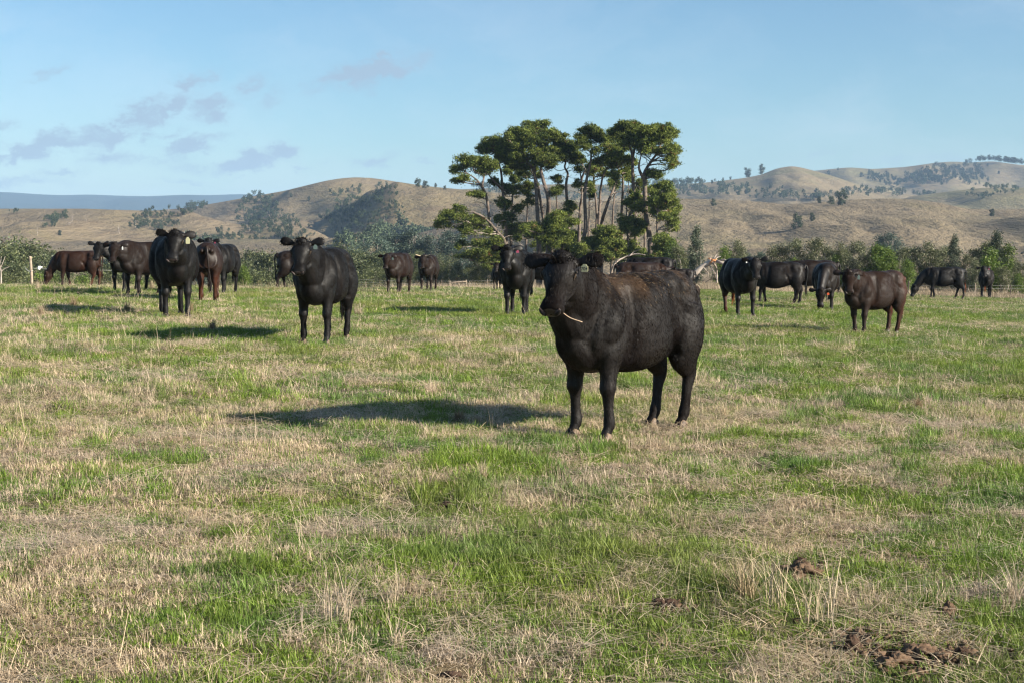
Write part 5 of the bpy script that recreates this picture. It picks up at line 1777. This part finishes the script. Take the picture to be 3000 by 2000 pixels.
def blades(r, n, rad, hmin, hmax, wid, lean, curve, flat=0.0):
    """n tapering bent blades, 3 segments each"""
    a = r.uniform(0, 2 * math.pi, n)
    q = np.sqrt(r.random(n)) * rad
    px, py = np.cos(a) * q, np.sin(a) * q
    h = r.uniform(hmin, hmax, n)
    d = r.uniform(0, 2 * math.pi, n)
    ln = np.abs(r.normal(0, lean, n)) + flat
    dx, dy = np.cos(d), np.sin(d)
    yaw = d + r.normal(math.pi / 2, .5, n)
    wx, wy = np.cos(yaw), np.sin(yaw)
    V = []
    th = np.clip(ln, 0, 1.5)
    P = np.stack([px, py, np.full(n, -.004)], 1)
    rows = [(P.copy(), 1.0)]
    for i, (seg, w) in enumerate(((.4, .85), (.35, .6), (.25, 0))):
        P = P + np.stack([dx * np.sin(th), dy * np.sin(th), np.cos(th)], 1) * (h * seg)[:, None]
        if flat > .8:
            P[:, 2] = np.maximum(P[:, 2], .003)
        rows.append((P.copy(), w))
        th = np.clip(th + curve * r.uniform(.3, 1.4, n), 0, 2.0)
    W = np.stack([wx, wy, np.zeros(n)], 1) * wid * .5 * r.uniform(.7, 1.3, (n, 1))
    vs = []
    for p, w in rows[:3]:
        vs += [p - W * w, p + W * w]
    vs.append(rows[3][0])
    V = np.stack(vs, 1)            # n,7,3
    if flat > .8:
        V[:, :, 2] += r.uniform(.006, .045, (n, 1))
    V = V.reshape(-1, 3)
    o = np.arange(n)[:, None] * 7
    quads = np.concatenate([o + np.array([[0, 1, 3, 2]]), o + np.array([[2, 3, 5, 4]])])
    tris = np.concatenate([o + np.array([[4, 5, 6]])])
    return V, quads, tris


def blade_mesh(name, V, quads, tris, mat):
    me = bpy.data.meshes.new(name)
    nq, nt = len(quads), len(tris)
    me.vertices.add(len(V))
    me.vertices.foreach_set('co', V.astype(np.float32).ravel())
    me.loops.add(nq * 4 + nt * 3)
    me.loops.foreach_set('vertex_index', np.concatenate([quads.ravel(), tris.ravel()]).astype(np.int32))
    me.polygons.add(nq + nt)
    me.polygons.foreach_set('loop_start', np.concatenate([np.arange(nq) * 4, nq * 4 + np.arange(nt) * 3]).astype(np.int32))
    me.polygons.foreach_set('loop_total', np.concatenate([np.full(nq, 4), np.full(nt, 3)]).astype(np.int32))
    me.update(calc_edges=True)
    me.materials.append(mat)
    return me


def tuft_set(name, count, fn, mat):
    col = bpy.data.collections.new(name)       # never linked to the scene: only a source of shapes
    for i in range(count):
        V, q, t_ = fn(np.random.default_rng(900 + i * 7 + len(name)))
        o = bpy.data.objects.new(f"{name}_tuft", blade_mesh(f"{name}_tuft", V, q, t_, mat))
        col.objects.link(o)
    return col


def scatter(name, col, P, rot, scl, label):
    """one object that instances the tufts on given points"""
    me = bpy.data.meshes.new(name)
    n = len(P)
    me.vertices.add(n)
    me.vertices.foreach_set('co', P.astype(np.float32).ravel())
    a = me.attributes.new('turn', 'FLOAT_VECTOR', 'POINT')
    a.data.foreach_set('vector', rot.astype(np.float32).ravel())
    a = me.attributes.new('size', 'FLOAT_VECTOR', 'POINT')
    a.data.foreach_set('vector', scl.astype(np.float32).ravel())
    o = link(name, me, None, label, 'grass', kind='stuff')
    ng = bpy.data.node_groups.new(name + "_nodes", 'GeometryNodeTree')
    ng.interface.new_socket("Geometry", in_out='INPUT', socket_type='NodeSocketGeometry')
    ng.interface.new_socket("Geometry", in_out='OUTPUT', socket_type='NodeSocketGeometry')
    N, L = ng.nodes, ng.links
    gi, go = N.new('NodeGroupInput'), N.new('NodeGroupOutput')
    iop = N.new('GeometryNodeInstanceOnPoints')
    ci = N.new('GeometryNodeCollectionInfo')
    ci.inputs['Collection'].default_value = col
    ci.inputs['Separate Children'].default_value = True
    ci.inputs['Reset Children'].default_value = True
    m2p = N.new('GeometryNodeMeshToPoints')
    at1 = N.new('GeometryNodeInputNamedAttribute')
    at1.data_type = 'FLOAT_VECTOR'
    at1.inputs['Name'].default_value = 'turn'
    at2 = N.new('GeometryNodeInputNamedAttribute')
    at2.data_type = 'FLOAT_VECTOR'
    at2.inputs['Name'].default_value = 'size'
    L.new(gi.outputs[0], m2p.inputs[0])
    L.new(m2p.outputs[0], iop.inputs['Points'])
    L.new(ci.outputs[0], iop.inputs['Instance'])
    iop.inputs['Pick Instance'].default_value = True
    L.new(at1.outputs[0], iop.inputs['Rotation'])
    L.new(at2.outputs[0], iop.inputs['Scale'])
    L.new(iop.outputs[0], go.inputs[0])
    md = o.modifiers.new("grow", 'NODES')
    md.node_group = ng
    return o


BARE = []
for (u_, v_, ru_, rv_) in ((2520, 1880, 75, 24), (2640, 1945, 95, 34), (2790, 1932, 60, 24), (2352, 1685, 70, 24), (2785, 1812, 34, 14), (1950, 1780, 60, 18), (1310, 1480, 30, 10), (1325, 1985, 70, 24), (780, 1448, 30, 12)):
    g_, h_, j_ = ground_at(u_, v_), ground_at(u_ + ru_, v_), ground_at(u_, v_ - rv_)
    BARE.append((g_.x, g_.y, abs(h_.x - g_.x), abs(j_.y - g_.y)))


def sow(r, zones, keep):
    """zones: (y0, y1, per square metre, size). uniform over the trapezoid the lens sweeps, plus a margin"""
    out = []
    for (y0, y1, dens, size) in zones:
        k = .42
        area = k * (y1 * y1 - y0 * y0)
        n = int(area * dens)
        y = np.sqrt(r.uniform(y0 * y0, y1 * y1, n))
        x = r.uniform(-1, 1, n) * (k * y + .6)
        w = keep(x, y)
        for (cx, cy, rx, ry) in BARE:
            w = w * (1 - .93 * (((x - cx) / rx) ** 2 + ((y - cy) / ry) ** 2 < 1))
        ok = r.random(n) < w
        x, y = x[ok], y[ok]
        # ground hidden behind the left crest needs no grass
        out.append(np.stack([x, y, np.full(len(x), size)], 1))
    return np.vstack(out)


def lay(r, pts, tilt=.12, vary=.35, hvar=None):
    z = terrain(pts[:, 0], pts[:, 1])
    P = np.stack([pts[:, 0], pts[:, 1], z], 1)
    n = len(P)
    rot = np.stack([r.normal(0, tilt, n), r.normal(0, tilt, n), r.uniform(0, 6.283, n)], 1)
    s = pts[:, 2] * r.uniform(1 - vary, 1 + vary, n)
    hz = np.clip(pts[:, 2], 1, 1.45) * r.uniform(1 - vary, 1 + vary, n)
    if hvar is not None:
        hz = hz * hvar(pts[:, 0], pts[:, 1])
    return P, rot, np.stack([s, s, hz], 1)


GREEN_T = tuft_set("green_grass", 8, lambda r: blades(r, 40, .068, .015, .055, .0029, .50, .35), M_GREEN)
LONG_T = tuft_set("long_green_grass", 5, lambda r: blades(r, 40, .06, .04, .10, .0036, .38, .36), M_GREEN)
DRY_T = tuft_set("dry_grass", 8, lambda r: blades(r, 36, .068, .012, .050, .0024, .80, .22), M_DRY)
STALK_T = tuft_set("dry_stalk", 8, lambda r: blades(r, 4, .05, .09, .28, .0022, .48, .16), M_DRY)
THATCH_T = tuft_set("thatch", 8, lambda r: blades(r, 15, .11, .05, .20, .0032, .10, .05, flat=1.46), M_DRY)
THATCHB_T = tuft_set("brown_thatch", 6, lambda r: blades(r, 16, .09, .04, .14, .0034, .15, .1, flat=1.3), M_DRYB)

ZONES = [(3.4, 8, 560, 1.0), (8, 13, 380, 1.15), (13, 22, 190, 1.55), (22, 38, 85, 2.2), (38, 64, 34, 3.2)]


def tallness(x, y):
    return .35 + 1.4 * fbm(x / .6, y / .6, 71, 3)


def make_grass():
    r = np.random.default_rng(42)
    st = lambda x, y: straw_mask(x, y)
    p = sow(r, ZONES, lambda x, y: .98 - .72 * st(x, y))
    scatter("grass", GREEN_T, *lay(r, p, hvar=tallness), "short green pasture grass covering the paddock")
    lush = lambda x, y: (1 - st(x, y)) * smooth01((fbm(x / 1.1 + 9, y / 1.1, 90, 3) - .50) / .1)
    p = sow(r, [(3.4, 8, 170, 1.0), (8, 13, 110, 1.2), (13, 22, 50, 1.5), (22, 40, 18, 2.0)], lush)
    scatter("lush_grass", LONG_T, *lay(r, p), "longer bright green grass in the moist patches")
    p = sow(r, ZONES, lambda x, y: .12 + .72 * st(x, y))
    scatter("dry_grass", DRY_T, *lay(r, p, hvar=tallness), "short dry straw coloured grass mixed through the green")
    tall = lambda x, y: (.25 + .75 * st(x, y)) * smooth01((fbm(x / .8 + 3, y / .8, 61, 3) - .47) / .18)
    p = sow(r, [(3.4, 8, 17, .85), (8, 14, 16, 1.0), (14, 24, 11, 1.2), (24, 60, 5, 1.5)], tall)
    scatter("dry_stalks", STALK_T, *lay(r, p, .2), "thin upright dry seed stalks standing in the grass")
    th = lambda x, y: .20 + .8 * st(x, y) * smooth01((fbm(x / .7 + 31, y / .9, 44, 3) - .38) / .2)
    p = sow(r, [(3.4, 8, 190, .95), (8, 14, 120, 1.1), (14, 26, 50, 1.6), (26, 60, 9, 2.4)], th)
    scatter("straw_litter", THATCH_T, *lay(r, p, .08), "flattened pale straw lying on the grass")
    p = sow(r, [(3.4, 8, 90, .95), (8, 14, 60, 1.1), (14, 26, 24, 1.6)], lambda x, y: .12 + .5 * st(x, y))
    scatter("brown_litter", THATCHB_T, *lay(r, p, .08), "brown rotting grass litter between the blades")
    # rank dry grass along the far edges of the paddock
    n = 9000
    y = r.uniform(54, 118, n)
    x = r.uniform(-.40, .42, n) * y
    keep = (x / y > -.12) | (y < 62)
    x, y = x[keep], y[keep]
    w = np.where(y < 64, .35, .8)
    ok = r.random(len(x)) < w
    pp = np.stack([x[ok], y[ok], np.full(ok.sum(), 3.0)], 1)
    P, rot, sc_ = lay(r, pp, .1)
    sc_[:, 2] = r.uniform(.9, 1.9, len(P))
    scatter("rank_dry_grass", STALK_T, P, rot, sc_, "long pale dry grass along the far edge of the paddock")


make_grass()


def tussock(u, v, hpx, label, seed, mat, n=150, lean=.4, spread=.16):
    g = ground_at(u, v)
    h = hpx * g.y / F
    r = np.random.default_rng(seed)
    V, q, t_ = blades(r, n, spread * h * 1.2, h * .45, h * 1.1, .0026 + g.y * .00012, lean, .30)
    link("grass_tussock", blade_mesh("grass_tussock", V, q, t_, mat), None, label, 'grass tussock', 'dry grass tussocks in the paddock', loc=g)


for i, (u, v, h, lab, mt, n, ln) in enumerate([
        (1345, 1238, 52, "grey brown tussock inside the nearest cow's shadow", M_DRYB, 260, .75), (1400, 1240, 34, "low pale tussock at the right end of the nearest cow's shadow", M_DRY, 160, .9),
        (622, 972, 42, "dark tussock sticking up from the shadow of the cow left of centre", M_DRYB, 170, .35), (120, 925, 42, "pale tussock left of the grazing brown cow's shadow", M_DRY, 150, .5),
        (372, 915, 38, "dark tussock at the right end of the long left shadow", M_DRYB, 150, .4), (215, 900, 44, "sloping reddish tussock below the grazing brown cow", M_DRYB, 150, .7),
        (555, 918, 46, "brown tussock under the broad black cow", M_DRYB, 170, .6), (1050, 930, 50, "pale spiky tussock right of the cow left of centre", M_DRY, 110, .35),
        (1150, 914, 28, "small tussock at the left end of a distant cow shadow", M_DRYB, 90, .4), (2690, 1200, 52, "brown leaning tussock out in the right middle of the paddock", M_DRYB, 170, .8),
        (1408, 1405, 75, "bright dry clump in front of the nearest cow's forelegs", M_DRY, 70, .4), (2270, 1790, 240, "tall sparse clump of dry stalks in the right foreground", M_DRY, 44, .42),
        (2400, 1830, 270, "tall leaning dry stalks just right of the sparse clump", M_DRY, 30, .42), (2180, 1760, 190, "dense brown dry clump left of the tall stalks", M_DRYB, 130, .8),
        (1150, 1780, 150, "dry clump of thin stalks in the central foreground", M_DRY, 40, .45), (2960, 1760, 140, "dry clump cut by the right edge in the foreground", M_DRY, 70, .7),
        (980, 1840, 250, "thin dry stalks behind the lush patch at the bottom", M_DRY, 36, .3), (700, 1230, 55, "dry spike beside the left tip of the nearest cow's shadow", M_DRY, 26, .3),
        (1085, 1215, 60, "sparse dry stalks in front of the middle of the nearest shadow", M_DRY, 40, .5), (2120, 1225, 70, "short dry stalks beside the nearest cow's hind hoof", M_DRY, 60, .4),
        (1165, 1900, 110, "small orange dry tuft near the bottom centre", M_DRY, 40, .2), (60, 1320, 80, "dry stalks near the left edge halfway down", M_DRY, 60, .5),
        (300, 1300, 80, "loose dry stalks left of the nearest shadow", M_DRY, 60, .5), (2440, 860, 16, "tiny dry tuft behind the grazing cow's shadow", M_DRY, 60, .5), (1760, 1010, 30, "dry tuft just right of the hidden herd's ground", M_DRY, 60, .5),
        (445, 850, 34, "rank dry grass round the legs of the far left cow", M_DRY, 90, .4), (110, 850, 30, "dry grass growing round the tall post", M_DRY, 110, .4), (340, 1010, 40, "thin dry stalks left of the shadow of the cow left of centre", M_DRY, 40, .5),
        (2348, 1100, 62, "single dark stem standing alone right of the nearest cow", M_DRYB, 6, .1), (2720, 1190, 50, "pale dry tuft beside the brown leaning tussock", M_DRY, 60, .6)]):
    tussock(u, v, h, lab, 60 + i, mt, n, ln)


# ------------------------------------------------------------------ dug soil
M_SOIL = simple("loose_brown_soil", (0.150, 0.100, 0.066), .95, .1, (0.070, 0.045, 0.030), 14.0, 1.0)
M_DUNG = simple("dry_dark_dung", (0.075, 0.048, 0.034), .95, .1, (0.035, 0.022, 0.016), 18.0, .8)


def lump(name, u, v, wpx, hpx, label, cat, seed, mat, rough=.35, k=1.0):
    g = ground_at(u, v)
    s = g.y / F
    rx, rz = wpx * s / 2 * 1.15, hpx * s * 1.2
    V, Fc = ball((0, 0, 0), (1, 1, 1), 20)
    q = V * 1.0
    d = fbm(q[:, 0] * 1.8 + seed * 3.1 + q[:, 2], q[:, 1] * 1.8 + q[:, 2] * 1.9, seed, 3) - .5
    d2 = np.abs(fbm(q[:, 0] * 5 + seed + q[:, 2] * 3, q[:, 1] * 5 + q[:, 2] * 4, seed + 3, 3) - .5)
    d3 = vnoise(q[:, 0] * 14 + q[:, 2] * 9, q[:, 1] * 14 + q[:, 2] * 9, seed + 8) - .5
    V = V * (1 + d * 2.6 * rough - d2 * rough * 2.2 + d3 * .16)[:, None]
    V = V * np.array([rx * .95, rx * k * .8, rz * .62]) + np.array([0, 0, rz * .18])
    link(name, mesh_from(name, V, Fc, smooth=False, mat=mat), None, label, cat, loc=g)


def crumbs(areas, label):
    r = np.random.default_rng(77)
    Vs, Fs, o = [], [], 0
    B, BF = ball((0, 0, 0), (1, 1, 1), 3)
    for (u, v, ru, rv, n) in areas:
        for _ in range(n):
            g = ground_at(u + r.normal(0, ru), v + r.normal(0, rv))
            sz = abs(r.normal(0, .006)) + .003
            V = B * (1 + r.normal(0, .3, (len(B), 1))) * sz * np.array([1, 1, .7]) + np.array(g) + np.array([0, 0, sz * .4 + .006])
            Vs.append(V)
            Fs.append(BF + o)
            o += len(V)
    link("loose_soil", mesh_from("loose_soil", np.vstack(Vs), np.vstack(Fs), mat=M_SOIL), None, label, 'soil', kind='stuff')


crumbs([(2520, 1868, 60, 14, 170), (2640, 1940, 70, 26, 330), (2780, 1930, 50, 16, 160), (2500, 1925, 30, 10, 60), (2360, 1680, 60, 16, 140), (2790, 1812, 30, 12, 50), (1950, 1780, 60, 16, 60)],
       "crumbled brown soil round the dug patch")
for i, a in enumerate([
        ("soil_clod", 2498, 1915, 52, 58, "large dark clod standing at the left of the dug patch", 'clod', M_DUNG, .3), ("soil_clod", 2780, 1808, 44, 52, "upright brown clod on the grass right of the dry stalks", 'clod', M_SOIL, .35),
        ("soil_clod", 2350, 1690, 110, 46, "low mound of dug soil with grass round it, among the tall stalks", 'clod', M_SOIL, .5), ("soil_clod", 2345, 1660, 40, 30, "dark lump on top of the low mound of soil", 'clod', M_DUNG, .3),
        ("soil_clod", 2520, 1868, 80, 22, "crumbled soil behind the large dark clod", 'clod', M_SOIL, .6), ("soil_clod", 2615, 1880, 26, 16, "small dark lump right of the crumbled soil", 'clod', M_DUNG, .4),
        ("soil_clod", 2620, 1950, 90, 40, "broad brown heap in the middle of the dug patch", 'clod', M_SOIL, .6), ("soil_clod", 2690, 1935, 110, 34, "flat brown heap right of the broad heap", 'clod', M_SOIL, .6),
        ("soil_clod", 2820, 1925, 46, 34, "dark clod at the right end of the dug patch", 'clod', M_DUNG, .4), ("soil_clod", 2655, 1990, 70, 26, "lowest heap of the dug patch at the bottom edge", 'clod', M_SOIL, .6),
        ("soil_clod", 2570, 1935, 40, 22, "small crumb left of the broad heap", 'clod', M_SOIL, .5), ("soil_clod", 2760, 1945, 60, 26, "brown crumbs between the flat heap and the right clod", 'clod', M_SOIL, .6),
        ("dung_pat", 1950, 1780, 80, 24, "flat dark dung pat left of the tall dry stalks", 'dung', M_DUNG, .4), ("dung_pat", 1310, 1480, 44, 14, "small dark dung pat in the central foreground", 'dung', M_DUNG, .4),
        ("dung_pat", 1325, 1982, 70, 14, "dark bare lump at the bottom centre edge", 'dung', M_DUNG, .5), ("dung_pat", 780, 1448, 44, 16, "dark lump below the pale straw patch on the left", 'dung', M_DUNG, .4)]):
    lump(a[0], a[1], a[2], a[3], a[4], a[5], a[6], 11 + i, a[7], a[8])
